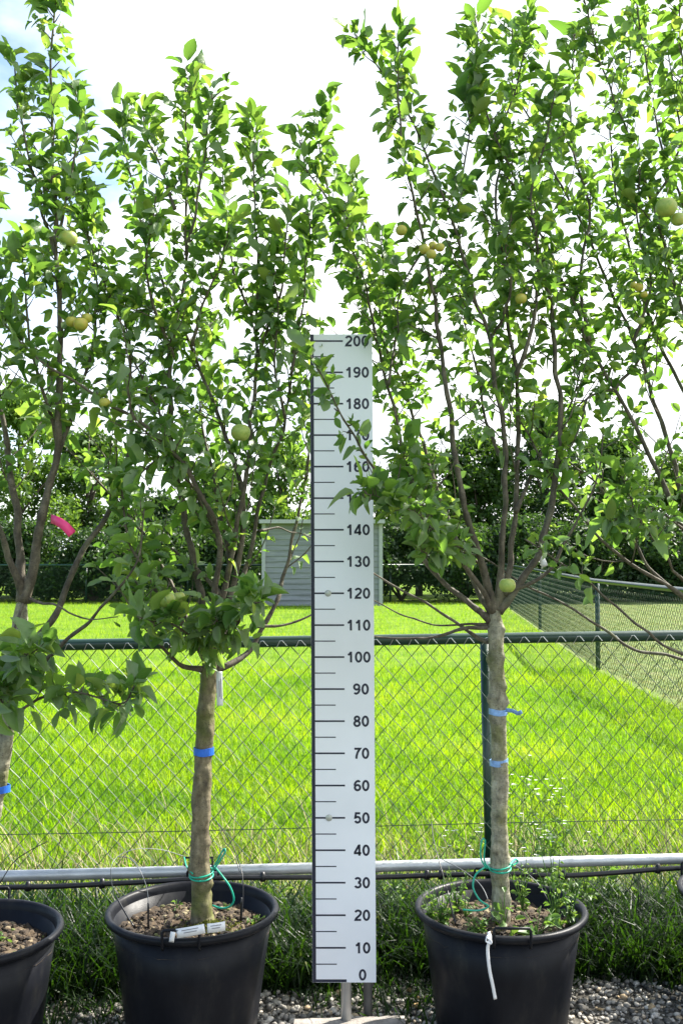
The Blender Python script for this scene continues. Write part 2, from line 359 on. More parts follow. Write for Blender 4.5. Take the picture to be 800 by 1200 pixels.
def blades(name, X, Y, Lr, Wr, mat, label, cat, seed=1, lean=.5, Z0=0, flop=1.0):
    r = np.random.RandomState(seed); n = len(X)
    L = r.uniform(*Lr, n) * (.7 + .6 * r.rand(n) ** 2); Wd = r.uniform(*Wr, n)
    az = r.uniform(0, 2 * math.pi, n); l1 = r.uniform(.05, lean, n); cur = r.uniform(.3, 1.5, n) * flop
    d = np.stack([np.cos(az), np.sin(az)], 1); fa = az + math.pi / 2 + r.normal(0, .6, n); sd = np.stack([np.cos(fa), np.sin(fa)], 1)
    ts = [0, .35, .7, 1.0]; V = np.zeros((n, 7, 3))
    hor = np.zeros(n); ver = np.zeros(n); prev = 0; vi = 0
    for i, t in enumerate(ts):
        if i:
            a = l1 + cur * ((t + prev) / 2) ** 1.5
            hor = hor + np.sin(a) * (t - prev) * L; ver = ver + np.cos(a) * (t - prev) * L; prev = t
        w = Wd * [.8, 1, .7, 0][i]
        cx = X + d[:, 0] * hor; cy = Y + d[:, 1] * hor; cz = Z0 + np.maximum(ver, .004)
        if i < 3:
            V[:, vi, 0] = cx - sd[:, 0] * w; V[:, vi, 1] = cy - sd[:, 1] * w; V[:, vi, 2] = cz
            V[:, vi + 1, 0] = cx + sd[:, 0] * w; V[:, vi + 1, 1] = cy + sd[:, 1] * w; V[:, vi + 1, 2] = cz; vi += 2
        else:
            V[:, vi, 0] = cx; V[:, vi, 1] = cy; V[:, vi, 2] = cz
    b = (np.arange(n) * 7)[:, None]
    q = np.concatenate([b + np.array([0, 1, 3, 2]), b + np.array([2, 3, 5, 4])]); t = b + np.array([4, 5, 6])
    me = arr_mesh(name, V.reshape(-1, 3), [q, t])
    return tag(link(name, me, mat), label, cat, kind='stuff')

def scatter(n, y0, y1, xr, seed, p=1.0):
    r = np.random.RandomState(seed); y = y0 + (y1 - y0) * r.rand(n) ** p
    lo, hi = xr(y); return lo + (hi - lo) * r.rand(n), y
# the meadow's grass: denser close to the fence
Xs, Ys = [], []
for n, a, b_, s in ((120000, 4.15, 7.5, 1), (90000, 7.5, 13, 2), (60000, 13, 29, 3)):
    x, y = scatter(n, a, b_, lambda y: (-.42 * y - .5, np.minimum(.42 * y + .5, 3.15 + np.maximum(0, y - 12.9) * .083)), s); Xs.append(x); Ys.append(y)
gx = np.concatenate(Xs); gy = np.concatenate(Ys)
r_ = np.random.RandomState(31); ns = 9000; x = r_.uniform(-2.4, 2.5, ns); y = fy0 = 4.15 + x * .077 + r_.gamma(1.6, .35, ns)
blades('dry_grass', x, y, (.08, .26), (.0010, .0020), M['straw'], 'dry straw coloured grass stalks just behind the mesh fence', 'grass', 32, .5)
# tufts
tuft = np.random.RandomState(4).normal(0, 1, len(gx))
blades('meadow_grass', gx, gy, (.045, .125), (.0016, .0034), M['grass'], 'long lime green meadow grass seen through the mesh fence', 'grass', 5, .6)
x, y = scatter(30000, 6, 28, lambda y: (3.25 + np.maximum(0, y - 12.9) * .083, .55 * y + 1.5), 8)
blades('mown_grass', x, y, (.03, .07), (.004, .008), M['mown'], 'short dry grass on the field beyond the side fence', 'grass', 9, .8)

# tall rank grass at the foot of the fence
def fy(x): return 3.9 + x * .077           # line of the near fence
r_ = np.random.RandomState(21)
n = 22000; x = r_.uniform(-2.3, 2.4, n); y = fy(x) + r_.uniform(-.34, .30, n) - .08 * r_.rand(n) * (x > .5) + .04 * np.sin(x * 9)
blades('tall_grass', x, y, (.13, .34), (.0018, .0045), M['shaded_grass'], 'rank green grass with shade painted in, flopping over at the foot of the mesh fence', 'grass', 22, .55, 0, 1.3)
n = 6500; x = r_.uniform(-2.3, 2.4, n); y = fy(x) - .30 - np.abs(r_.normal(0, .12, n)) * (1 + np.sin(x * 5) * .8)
blades('low_grass', x, y, (.04, .13), (.002, .004), M['shaded_grass'], 'short grass tufts creeping out over the gravel edge', 'grass', 23, .9)

# gravel stones
def pebbles(name, n, xr, yr, sz, mat, z0=.006, seed=3):
    r = np.random.RandomState(seed)
    g = (1 + 5 ** .5) / 2
    iv = np.array([[-1, g, 0], [1, g, 0], [-1, -g, 0], [1, -g, 0], [0, -1, g], [0, 1, g], [0, -1, -g], [0, 1, -g], [g, 0, -1], [g, 0, 1], [-g, 0, -1], [-g, 0, 1]]) / 1.9
    it = np.array([[0, 11, 5], [0, 5, 1], [0, 1, 7], [0, 7, 10], [0, 10, 11], [1, 5, 9], [5, 11, 4], [11, 10, 2], [10, 7, 6], [7, 1, 8], [3, 9, 4], [3, 4, 2], [3, 2, 6], [3, 6, 8], [3, 8, 9], [4, 9, 5], [2, 4, 11], [6, 2, 10], [8, 6, 7], [9, 8, 1]])
    s = sz[0] + (sz[1] - sz[0]) * r.rand(n) ** 2
    sc = s[:, None] * r.uniform([.7, .6, .4], [1.2, 1, .8], (n, 3))
    a = r.uniform(0, 6.28, n); V = iv[None] * (1 + r.uniform(-.22, .22, (n, 12, 1))) * sc[:, None]
    x = V[..., 0] * np.cos(a)[:, None] - V[..., 1] * np.sin(a)[:, None]; y = V[..., 0] * np.sin(a)[:, None] + V[..., 1] * np.cos(a)[:, None]
    px = r.uniform(*xr, n); py = r.uniform(*yr, n)
    V = np.stack([x + px[:, None], y + py[:, None], V[..., 2] + z0 + sc[:, 2:3] * .4 * r.rand(n, 1) * 2], -1)
    F = (np.arange(n) * 12)[:, None, None] + it[None]
    return V.reshape(-1, 3), F.reshape(-1, 3)
V, F = pebbles('g', 17000, (-1.9, 1.95), (2.55, 3.78), (.005, .016), None)
tag(link('gravel_stones', arr_mesh('gravel_stones', V, [F]), M['pebble'], smooth=True), 'loose grey and white gravel stones lying round the pots', 'gravel', kind='stuff')

# ------------------------------------------------------------------ chain link fences
def chain(mb, A, B, zb, zt, w=.071, h=.08, r=.0018, sides=4, ph=0):
    A = np.array(A, float); B = np.array(B, float); L = np.linalg.norm(B - A); t = (B - A) / L; nrm = np.array([-t[1], t[0]])
    a = w / 2; nw = int(L / a); 
    rr = np.random.RandomState(7)
    for k in range(nw):
        nz_ = int((zt - zb) / (h / 2)); pts = []
        for j in range(nz_ + 1):
            up = (j + k) % 2
            s_ = (k + (1 if up else 0)) * a + rr.normal(0, .0008); off = .0022 if up else -.0022
            p = A + t * s_ + nrm * off
            pts.append([p[0], p[1], zt - j * h / 2 + rr.normal(0, .0008)])
        mb.tube(pts, r, sides, cap=False)

fence = empty('mesh_fence', (0, 3.9, 0))
XA, XB = -2.6, 3.1
mb = MB(); chain(mb, (XA, fy(XA)), (XB, fy(XB)), .02, 1.14); kid(mb, 'wire_mesh', M['green_wire'], fence)
def railz(x): return 1.158 + .0085 * x
mb = MB(); mb.tube([[x, fy(x) + .002, railz(x)] for x in np.linspace(XA, XB, 12)], .021, 14); kid(mb, 'top_rail', M['green_metal'], fence, True)
for x in np.arange(XA + .03, XB, .071):
    mb = MB()
    zz = railz(x); y = fy(x)
    mb.tube([[x - .018, y - .012, zz - .024], [x - .004, y - .0225, zz + .004], [x + .004, y - .0235, zz + .006], [x + .022, y - .018, zz - .014]], .0016, 4)
    kid(mb, 'wire_hook', M['zinc_wire'], fence)
for zz in (.46, .06):
    mb = MB(); mb.tube([[x, fy(x) - .005, zz + .003 * math.sin(x * 2)] for x in np.linspace(XA, XB, 30)], .0017, 5); kid(mb, 'tension_wire', M['green_wire'], fence)
for px in (572, 1110, -140):
    xx = xof(px, 3.95); mb = MB(); y = fy(xx) + .05
    mb.tube([[xx - .008, y, railz(xx) - .005], [xx + .012, y, 0]], .019, 12); 
    kid(mb, 'post', M['green_metal'], fence, True)
tag(fence, 'near green chain link fence with a thick dark green top rail right behind the pots', 'fence')

sf = empty('mesh_fence', (3.3, 13, 0))
ys = [5.6, 9.8, 12.9, 19.5, 26, 29.5]
pts = [(3.36, 5.6), (3.27, 9.8), (3.17, 12.9), (3.72, 19.5), (4.25, 26), (4.5, 29.5)]
mb = MB()
for a, b_ in zip(pts[:-1], pts[1:]): chain(mb, a, b_, .02, 1.08, r=.0024, sides=3)
kid(mb, 'wire_mesh', M['dull_wire'], sf)
mb = MB(); mb.tube([[p[0], p[1], 1.12] for p in pts], .028, 10); kid(mb, 'top_rail', M['green_metal'], sf, True)
for p in pts:
    mb = MB(); mb.tube([[p[0] + .04, p[1], 0], [p[0] + .04, p[1], 1.11]], .03, 10); kid(mb, 'post', M['green_metal'], sf, True)
tag(sf, 'side chain link fence running away to the trees between bright meadow and dull field', 'fence')

bf = empty('mesh_fence', (-6, 29, 0))
mb = MB(); chain(mb, (-16, 29.2), (4.4, 29.5), .02, 1.05, r=.003, sides=3); kid(mb, 'wire_mesh', M['dull_wire'], bf)
mb = MB(); mb.tube([[-16, 29.2, 1.08], [4.4, 29.5, 1.08]], .03, 8); kid(mb, 'top_rail', M['green_metal'], bf, True)
for i in range(8):
    xx = -16 + i * 2.9; mb = MB(); mb.tube([[xx, 29.26 + i * .04, 0], [xx, 29.26 + i * .04, 1.07]], .03, 8); kid(mb, 'post', M['green_metal'], bf, True)
tag(bf, 'far chain link fence crossing the back of the meadow in front of dark trees', 'fence')

# ------------------------------------------------------------------ shed
def shedmat():
    m, nt, b = newmat('weathered_siding'); N = nt.nodes; L = nt.links
    tc = N.new('ShaderNodeTexCoord'); mp = N.new('ShaderNodeMapping'); mp.inputs['Scale'].default_value = (1, 1, 12); L.new(tc.outputs['Object'], mp.inputs[0])
    c = ramp_noise(nt, mp.outputs[0], 2, [(.3, (.17, .185, .195)), (.7, (.26, .28, .295))]); L.new(c, b.inputs['Base Color']); b.inputs['Roughness'].default_value = .8
    return m
M['siding'] = shedmat(); M['shedroof'] = plain('shed_roof', (.34, .36, .37), .6, var=.1)
shed = empty('shed', (-.55, 28.5, 0))
x0, x1, y0, y1 = xof(309, 27.8), xof(446, 27.8), 27.8, 30
mb = MB()
for k in range(15):   # overlapping boards
    z = .15 * k
    for (ax, ay, bx, by, nx, ny) in ((x0, y0, x1, y0, 0, -1), (x1, y0, x1, y1, 1, 0), (x0, y1, x0, y0, -1, 0)):
        o1 = .03; o2 = .0
        mb.add([[ax + nx * o1, ay + ny * o1, z], [bx + nx * o1, by + ny * o1, z], [bx + nx * o2, by + ny * o2, z + .15], [ax + nx * o2, ay + ny * o2, z + .15],
                [ax, ay, z], [bx, by, z]], [[0, 1, 2, 3], [4, 5, 1, 0]])
mb.box(((x0 + x1) / 2, (y0 + y1) / 2, 1.12), ((x1 - x0) / 2 - .01, (y1 - y0) / 2 - .01, 1.12))
kid(mb, 'wall', M['siding'], shed)
mb = MB(); mb.box(((x0 + x1) / 2, (y0 + y1) / 2 - .1, 2.28), ((x1 - x0) / 2 + .1, (y1 - y0) / 2 + .25, .05)); kid(mb, 'roof', M['shedroof'], shed)
for xx in (x0, x1):
    mb = MB(); mb.box((xx, y0 - .035, 1.11), (.05, .02, 1.11)); kid(mb, 'corner_trim', M['shedroof'], shed)
mb = MB(); mb.box((x1 - .75, y0 - .05, .95), (.42, .025, .95)); kid(mb, 'door', M['siding'], shed)
tag(shed, 'small grey clapboard shed with a pale flat roof at the back of the meadow', 'shed')

# ------------------------------------------------------------------ far trees and shrubs
def quads_leaf(C_, nrm_dir, size, r):
    n = len(C_)
    d = r.normal(0, 1, (n, 3)); d /= np.linalg.norm(d, axis=1, keepdims=True)
    e = np.cross(d, r.normal(0, 1, (n, 3))); e /= np.linalg.norm(e, axis=1, keepdims=True)
    L = size[:, None]
    V = np.stack([C_ - d * L * .55, C_ + e * L * .3, C_ + d * L * .55, C_ - e * L * .3], 1)
    F = (np.arange(n) * 4)[:, None] + np.arange(4)
    return V.reshape(-1, 3), F
def far_tree(px, topy, hwpx, D, mat, name, label, nl=15000, base=.3, trunk=True, cat='tree', leaf=.16, group='trees beyond the far fence', seed=0):
    r = np.random.RandomState(seed)
    top = P(px, topy, D)[2]; cx = P(px, topy, D)[0]; hw = hwpx / FPX * D
    root = empty(name, (cx, D, 0))
    nb = 44; bc = []
    for i in range(nb):
        f = r.rand(); z = base + .35 + (top - base - .8) * f; env = (math.sin(math.pi * min(1, .16 + .80 * f ** .85))) ** .7
        a = r.uniform(0, 6.28); q = math.sqrt(r.rand()) * hw * env
        bc.append([cx + math.cos(a) * q, D + math.sin(a) * q * .8, z, r.uniform(.28, .60) * (.6 + .5 * hw / 1.6)])
    bc.append([cx, D, top - .45, .5]); bc = np.array(bc)
    k = r.randint(0, len(bc), nl); u = r.normal(0, 1, (nl, 3)); u /= np.linalg.norm(u, axis=1, keepdims=True)
    rad = bc[k, 3] * (.55 + .55 * r.rand(nl) ** .6)
    Cn = bc[k, :3] + u * rad[:, None] * np.array([1.1, 1, .85]); Cn[:, 2] = np.maximum(Cn[:, 2], .08)
    V, F = quads_leaf(Cn, None, leaf * r.uniform(.6, 1.3, nl), r)
    ob = link('crown', arr_mesh('crown', V, [F]), mat, root); ob.location = (-cx, -D, 0)
    mb = MB()
    if trunk:
        mb.tube(smooth_line([[cx, D, 0], [cx + .05, D, top * .4], [cx + r.uniform(-.2, .2), D, top * .85]], .3), np.linspace(.13, .03, len(smooth_line([[cx, D, 0], [cx + .05, D, top * .4], [cx, D, top * .85]], .3))), 7)
        for c in bc[:12]:
            z0 = min(max(.5, c[2] * .6), top * .6); mb.tube([[cx, D, z0], [(cx + c[0]) / 2, (D + c[1]) / 2, (z0 + c[2]) / 2 + .1], list(c[:3])], [.05, .035, .015], 5)
    else:
        for c in bc[:8]: mb.tube([[cx, D, 0], [(cx + c[0]) / 2, (D + c[1]) / 2, c[2] * .6], list(c[:3])], [.04, .03, .012], 5)
    kid(mb, 'trunk' if trunk else 'stem', M['farbark'], root)
    return tag(root, label, cat, group)
ft = [(-200, 450, 75, 34, 'A', 'dark broad tree outside the left of the frame beyond the far fence'),
      (-75, 430, 75, 34, 'A', 'dark broad tree at the far left beyond the far fence'),
      (22, 445, 68, 33, 'B', 'light green bushy tree behind the leftmost apple tree'),
      (105, 500, 55, 35, 'A', 'mid green tree behind the pink ribbon branch'),
      (182, 572, 45, 35, 'C', 'low dark tree in the dip of the tree line at left'),
      (258, 540, 45, 34, 'A', 'mid green tree just left of the grey shed'),
      (335, 505, 50, 34, 'B', 'light green round tree rising behind the grey shed roof'),
      (415, 520, 55, 36, 'A', 'mid green tree behind the measuring board'),
      (490, 518, 48, 34, 'B', 'light green tree just right of the measuring board'),
      (560, 500, 52, 35, 'A', 'mid green tree behind the right apple trunk fork'),
      (640, 468, 62, 36, 'C', 'tallest dark evergreen tree right of the right apple trunk'),
      (722, 505, 52, 34, 'A', 'mid green tree behind the corner of the side fence'),
      (800, 530, 60, 35, 'B', 'light green tree at the right edge beyond the side fence'),
      (900, 490, 75, 35, 'A', 'dark tree past the right edge beyond the mown field'),
      (1020, 500, 75, 35, 'C', 'dark evergreen outside the right of the frame')]
for i, (px, ty, hw, D, k, lb) in enumerate(ft):
    far_tree(px, ty, hw, D, M['farleaf' + k], {'A': 'broadleaf_tree', 'B': 'light_green_tree', 'C': 'evergreen_tree'}[k], lb, seed=40 + i)
fs = [(-60, 628, 50), (30, 622, 48), (110, 632, 48), (190, 625, 48), (265, 630, 45), (470, 622, 42), (545, 625, 50), (625, 618, 50), (705, 622, 50), (785, 615, 52), (870, 620, 55)]
slb = ['past the left edge', 'nearest the left edge', 'under the pink ribbon', 'second left of the shed', 'touching the left side of the shed', 'right of the shed', 'behind the right apple trunk',
       'where the side fence meets the trees', 'beyond the second post of the side fence', 'at the right edge', 'past the right edge']
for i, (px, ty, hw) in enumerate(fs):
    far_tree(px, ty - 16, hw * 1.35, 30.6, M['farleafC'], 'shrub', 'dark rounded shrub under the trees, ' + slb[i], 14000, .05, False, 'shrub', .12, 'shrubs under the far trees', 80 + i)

# ------------------------------------------------------------------ pots
POTS = [(-35, 3.02, 1088), (226, 3.20, 1063), (586, 3.215, 1060), (893, 3.36, 1043)]
pot_lb = ['black nursery pot cut off by the left edge of the photo', 'black nursery pot left of the measuring board, with white labels on its handle',
          'black nursery pot right of the measuring board, weeds growing inside', 'black nursery pot of which only the rim shows at the right edge']
RIMZ = .402
potc = []
def make_pot():
    root = empty('plant_pot')
    mb = MB(); mb.lathe([(.0, .004), (.19, .004), (.195, .01), (.205, .10), (.225, .25), (.243, .375), (.236, .375), (.218, .25), (.205, .19)], (0, 0, 0), 64)
    mb.build('body', M['pot'], root, True)
    mb = MB()
    prof = [(.2425, .374), (.249, .3755), (.257, .378), (.2635, .384), (.266, .391), (.2635, .398), (.257, .402), (.250, .401), (.2445, .396), (.240, .385), (.236, .36)]
    mb.lathe(prof, (0, 0, 0), 72); mb.build('rim', M['pot'], root, True)
    # soil: mounded, lumpy
    n = 22; seg = 64; r = np.random.RandomState(3); V = []
    for i in range(n):
        rr = .238 * (i + 1) / n
        for j in range(seg):
            a = j * 2 * math.pi / seg
            V.append([rr * math.cos(a), rr * math.sin(a), .335 + .02 * (1 - (rr / .24) ** 2) + r.normal(0, .0045)])
    V.append([0, 0, .356]); j = np.arange(seg); k = (j + 1) % seg
    q = np.concatenate([np.stack([i * seg + j, i * seg + k, (i + 1) * seg + k, (i + 1) * seg + j], 1) for i in range(n - 1)])
    mb = MB(); mb.add(V, q, np.stack([k, j, np.full(seg, len(V) - 1)], 1)); soil = mb.build('soil', M['soil'], root, True)
    Vp, F = pebbles('c', 2200, (-.22, .22), (-.22, .22), (.002, .012), None, 0, 9)
    Vp = Vp.reshape(-1, 12, 3); cc_ = Vp.mean(1); rad = np.hypot(cc_[:, 0], cc_[:, 1]); keep = rad < .222
    Vp = Vp[keep]; rad = rad[keep]; Vp[:, :, 2] += (.335 + .02 * (1 - (rad / .24) ** 2))[:, None]
    F = F.reshape(-1, 20, 3)[:len(Vp)]
    link('soil_crumbs', arr_mesh('soil_crumbs', Vp.reshape(-1, 3), [F.reshape(-1, 3)]), M['crumb'], soil)
    for s in (-1, 1):
        mb = MB()
        y = s * .262; w = .052
        pts = [[-w, y, .372], [-w, y + s * .011, .380], [-w, y + s * .011, .424], [-w * .93, y + s * .010, .430], [w * .93, y + s * .010, .430], [w, y + s * .011, .424], [w, y + s * .011, .380], [w, y, .372]]
        mb.tube(pts, .0042, 8); mb.build('handle', M['pot'], root, True)
    return root
def copy_tree(o, parent=None):
    c = o.copy(); COL.objects.link(c); c.parent = parent
    for ch in list(o.children): copy_tree(ch, c)
    return c
proto = make_pot()
for i, (px, D, py) in enumerate(POTS):
    p = proto if i == 0 else copy_tree(proto)
    c = P(px, py, D)
    zc = c[2]
    p.location = (c[0], D, zc - RIMZ + .0) if False else (c[0], D, .0)
    p.rotation_euler = (0, 0, [.1, .02, -.03, .6][i])
    tag(p, pot_lb[i], 'plant pot', 'black pots in a row along the fence')
    potc.append((c[0], D))
# match rim heights seen: shift a pot's distance so its rim sits at the right height
# ------------------------------------------------------------------ pipe and drip hose
def ypipe(x): return 3.565 + .075 * x
pa, pb = P(-240, 1033, 3.565 - .15), P(1040, 1000, 3.565 + .16)
mb = MB(); mb.tube([pa + (pb - pa) * t for t in np.linspace(0, 1, 10)], .0185, 16)
pipe = mb.build('support_pipe', M['zinc'], None, True)
tag(pipe, 'galvanised steel pipe running behind all the pots at rim height', 'pipe')
hose = empty('drip_hose', (0, 3.5, 0))
HP = [(-240, 1046), (0, 1040), (60, 1039), (120, 1036), (180, 1033), (250, 1029), (366, 1028), (440, 1028), (500, 1026), (590, 1024), (660, 1026), (730, 1022), (800, 1017), (1040, 1006)]
hl = pl(HP, [3.50 + .075 * (x - 400) / 335 - .0 for x, y in HP], .05)
mb = MB(); mb.tube(hl, .0085, 10); kid(mb, 'hose', M['black_hose'], hose, True)
for ex in (27, 118, 310, 418, 492, 515, 622, 668, 772):
    i = int(np.argmin([abs(400 + FPX * p[0] / (p[1] * math.cos(PITCH) + (p[2] - HC) * math.sin(PITCH)) - ex) for p in hl])); p = hl[i]
    mb = MB(); mb.tube([p + np.array([0, 0, -.012]), p + np.array([0, 0, .004]), p + np.array([0, 0, .018])], [.0105, .0115, .006], 8); kid(mb, 'emitter', M['black_hose'], hose, True)
tag(hose, 'black drip irrigation hose running just under the galvanised pipe', 'hose')

def thin(pxs, D, r, name, mat, label, cat, group=None, sides=6):
    mb = MB(); L = pl(pxs, D, .012); mb.tube(L, r, sides); return tag(mb.build(name, mat, None, True), label, cat, group)
g_ = 'thin drip tubes feeding the pots'
thin([(-6, 1046), (15, 1012), (35, 997), (56, 986)], [3.3, 3.25, 3.2, 3.1], .0016, 'drip_tube', M['black_hose'], 'thin black drip tube rising from the pot at the left edge', 'tube', g_)
thin([(60, 1018), (66, 1005), (72, 980)], [3.35, 3.3, 3.2], .0013, 'drip_tube', M['black_hose'], 'short thin black drip tube standing up between the two left pots', 'tube', g_)
thin([(134, 1052), (130, 1020), (138, 1004), (160, 995), (190, 996), (217, 1004)], [3.25, 3.25, 3.3, 3.35, 3.4, 3.45], .0012, 'drip_tube', M['zinc_dull'], 'pale thin tube arching over the left side of the labelled pot', 'tube', g_)
thin([(138, 1004), (152, 1006), (164, 1020), (173, 1045), (174, 1082)], [3.3, 3.25, 3.2, 3.18, 3.15], .0013, 'drip_tube', M['zinc_dull'], 'thin tube bending down into the soil at the left of the labelled pot', 'tube', g_)
thin([(174, 1058), (174, 1088)], 3.149, .0032, 'drip_spike', M['black_hose'], 'short black drip spike stuck in the left half of the labelled pot', 'spike')
thin([(136, 1050), (146, 1068), (157, 1086)], [3.2, 3.15, 3.1], .0028, 'drip_spike', M['black_hose'], 'black drip spike slanting inside the left rim of the labelled pot', 'spike')
thin([(256, 966), (272, 990), (283, 1020), (285, 1048), (283, 1080)], [3.5, 3.4, 3.3, 3.25, 3.22], .0016, 'drip_tube', M['black_hose'], 'longer black drip tube curving down into the right side of the labelled pot', 'tube', g_)
thin([(254, 962), (263, 985), (274, 1000), (281, 1022)], [3.52, 3.45, 3.4, 3.35], .0012, 'drip_tube', M['black_hose'], 'finer black tube running beside the one in the right side of the labelled pot', 'tube', g_)
thin([(283, 1052), (282, 1078)], 3.215, .0032, 'drip_spike', M['black_hose'], 'black drip spike upright in the right half of the labelled pot', 'spike')
thin([(505, 962), (508, 985), (515, 1012), (524, 1045)], [3.45, 3.35, 3.25, 3.18], .0015, 'drip_tube', M['black_hose'], 'black drip tube leaning into the left side of the weedy pot', 'tube', g_)
thin([(524, 1044), (528, 1062), (534, 1084)], [3.18, 3.15, 3.12], .0030, 'drip_spike', M['black_hose'], 'black drip spike slanting in the left side of the weedy pot', 'spike')
thin([(516, 1006), (545, 1022), (566, 1042), (578, 1078)], [3.45, 3.35, 3.25, 3.17], .0013, 'drip_tube', M['zinc_dull'], 'thin tube dropping to the trunk foot in the weedy pot', 'tube', g_)
thin([(600, 1012), (618, 1024), (632, 1038), (641, 1054)], [3.4, 3.35, 3.3, 3.28], .0013, 'drip_tube', M['zinc_dull'], 'pale thin tube curving over the right back of the weedy pot', 'tube', g_)

# ------------------------------------------------------------------ measuring board
DR = 3.233
ruler = empty('measuring_board', (0, DR, 0))
tilt = .0065
def RP(u, h, off=0):   # u metres from left edge, h metres on the scale
    z0 = P(366, 1149, DR)[2]; xl = P(366, 1149, DR)[0]
    return np.array([xl - (h) * tilt * .75 + u, DR + off, z0 + h])
BW = .1975
def slab(u0, u1, h0, h1, o0, o1, mb):
    c = [RP(u, h, of) for of in (o0, o1) for u, h in ((u0, h0), (u1, h0), (u1, h1), (u0, h1))]
    mb.add(c, [[0, 1, 2, 3], [7, 6, 5, 4], [0, 4, 5, 1], [1, 5, 6, 2], [2, 6, 7, 3], [3, 7, 4, 0]])
mb = MB(); slab(0, BW, -.006, 2.022, 0, .006, mb); kid(mb, 'board', M['ruler_white'], ruler)
mb = MB()
slab(.0004, .0115, -.0055, 2.0215, -.0006, -.0001, mb)
for i in range(41):
    h = i * .05; lng = i % 2 == 0; t = .0026 if lng else .0016
    if i == 0: slab(.0116, .106, -.005, .0035, -.0006, -.0001, mb)
    else: slab(.0116, .104 if lng else .076, h - t, h + t, -.0006, -.0001, mb)
kid(mb, 'scale_lines', M['ruler_ink'], ruler)
def arc(cx, cy, rx, ry, a0, a1, n=14):
    return [(cx + rx * math.cos(R(a0 + (a1 - a0) * i / n)), cy + ry * math.sin(R(a0 + (a1 - a0) * i / n))) for i in range(n + 1)]
GL = {'0': [arc(.28, .5, .20, .425, 90, 450, 28)],
      '1': [[(.10, .70), (.22, .77), (.33, .96)], [(.335, 1.0), (.335, 0)]],
      '2': [arc(.28, .71, .205, .22, 165, -20, 14) + [(.40, .50), (.13, .20), (.09, .075), (.50, .075)]],
      '3': [arc(.27, .725, .185, .205, 160, -85, 14), arc(.27, .29, .21, .22, 85, -160, 16)],
      '4': [[(.40, 0), (.40, .93), (.36, .93), (.07, .31), (.07, .235), (.54, .235)]],
      '5': [[(.48, .925), (.16, .925), (.11, .52)] + arc(.28, .33, .20, .26, 130, -155, 16)],
      '6': [arc(.29, .31, .195, .24, 0, 360, 22), arc(.36, .50, .275, .43, 182, 100, 12) + arc(.32, .74, .15, .19, 80, 25, 5)],
      '7': [[(.07, .925), (.49, .925), (.42, .80), (.31, .58), (.24, .30), (.215, 0)]],
      '8': [arc(.28, .735, .165, .195, 0, 360, 20), arc(.28, .28, .20, .225, 0, 360, 22)],
      '9': [arc(.27, .69, .195, .24, 0, 360, 22), arc(.20, .50, .275, .43, 2, -80, 12) + arc(.24, .26, .15, .19, -100, -155, 5)]}
def glyph(mb, ch, u0, h0, H, sw=.195):
    for k, pts in enumerate(GL[ch]):
        p = np.array(pts, float) * [1.24, 1.0]; n = len(p)
        closed = np.allclose(p[0], p[-1]) and n > 5
        if closed: d = np.roll(p[:-1], -1, 0) - np.roll(p[:-1], 1, 0); d = np.vstack([d, d[:1]])
        else: d = np.gradient(p, axis=0)
        seg = np.diff(p, axis=0); sn = norm(seg)
        nrm = np.zeros_like(p)
        for i in range(n):   # mitred outline
            if closed: a, b_ = sn[(i - 1) % (n - 1)], sn[i % (n - 1)]
            else: a, b_ = sn[max(0, i - 1)], sn[min(n - 2, i)]
            t = norm(a + b_); m = np.array([-t[1], t[0]]); c = max(.45, float(m @ np.array([-a[1], a[0]]))); nrm[i] = m / c
        Lf = p + nrm * sw / 2; Rt = p - nrm * sw / 2
        of = -.0007 - .00004 * k
        V = [RP(u0 + q[0] * H, h0 + q[1] * H, of) for q in Lf] + [RP(u0 + q[0] * H, h0 + q[1] * H, of) for q in Rt]
        i = np.arange(n - 1); mb.add(V, np.stack([i + n, i + n + 1, i + 1, i], 1))
for i in range(21):
    mb = MB(); st = str(i * 10); H = .0335; adv = .775 * H
    u0 = (.150 if i >= 10 else .157) - adv * len(st) / 2; h = (i * .1 if i else .0175) - H / 2
    for k, ch in enumerate(st): glyph(mb, ch, u0 + k * adv, h, H)
    ob = kid(mb, 'number', M['ruler_ink'], ruler); ob['label'] = 'dark bold number %d on the white board' % (i * 10)
for h in (1.2, .5):
    mb = MB(); c = RP(.0535, h, -.003)
    mb.lathe([(0.0001, .0), (.008, 0), (.010, .0015), (.0105, .003)], (0, 0, 0), 20)
    mb.v[0] = np.stack([mb.v[0][:, 0] + c[0], mb.v[0][:, 2] + c[1] - .0003, mb.v[0][:, 1] + c[2]], 1)
    kid(mb, 'bolt', M['bolt'], ruler, True)
c0 = P(405.5, 1185, DR + .03); c1 = P(431, 1180, DR + .09)
mb = MB(); mb.tube([[c0[0], DR + .03, .03], [c0[0] - .002, DR + .03, 1.5]], .0165, 16); kid(mb, 'pole', M['zinc'], ruler, True)
mb = MB(); mb.tube([[c1[0], DR + .09, .0], [c1[0] - .004, DR + .055, 1.5]], .0145, 14); o_ = kid(mb, 'pole', M['zinc_dull'], ruler, True); o_['label'] = 'darker rear pole of the white board'
for h in (1.2, .5):
    mb = MB(); c = RP(.10, h); mb.box((c[0], DR + .011, c[2]), (.06, .0045, .012)); kid(mb, 'bracket', M['zinc'], ruler)
tag(ruler, 'tall white measuring board marked from 0 to 200 standing between the two middle pots', 'measuring board')

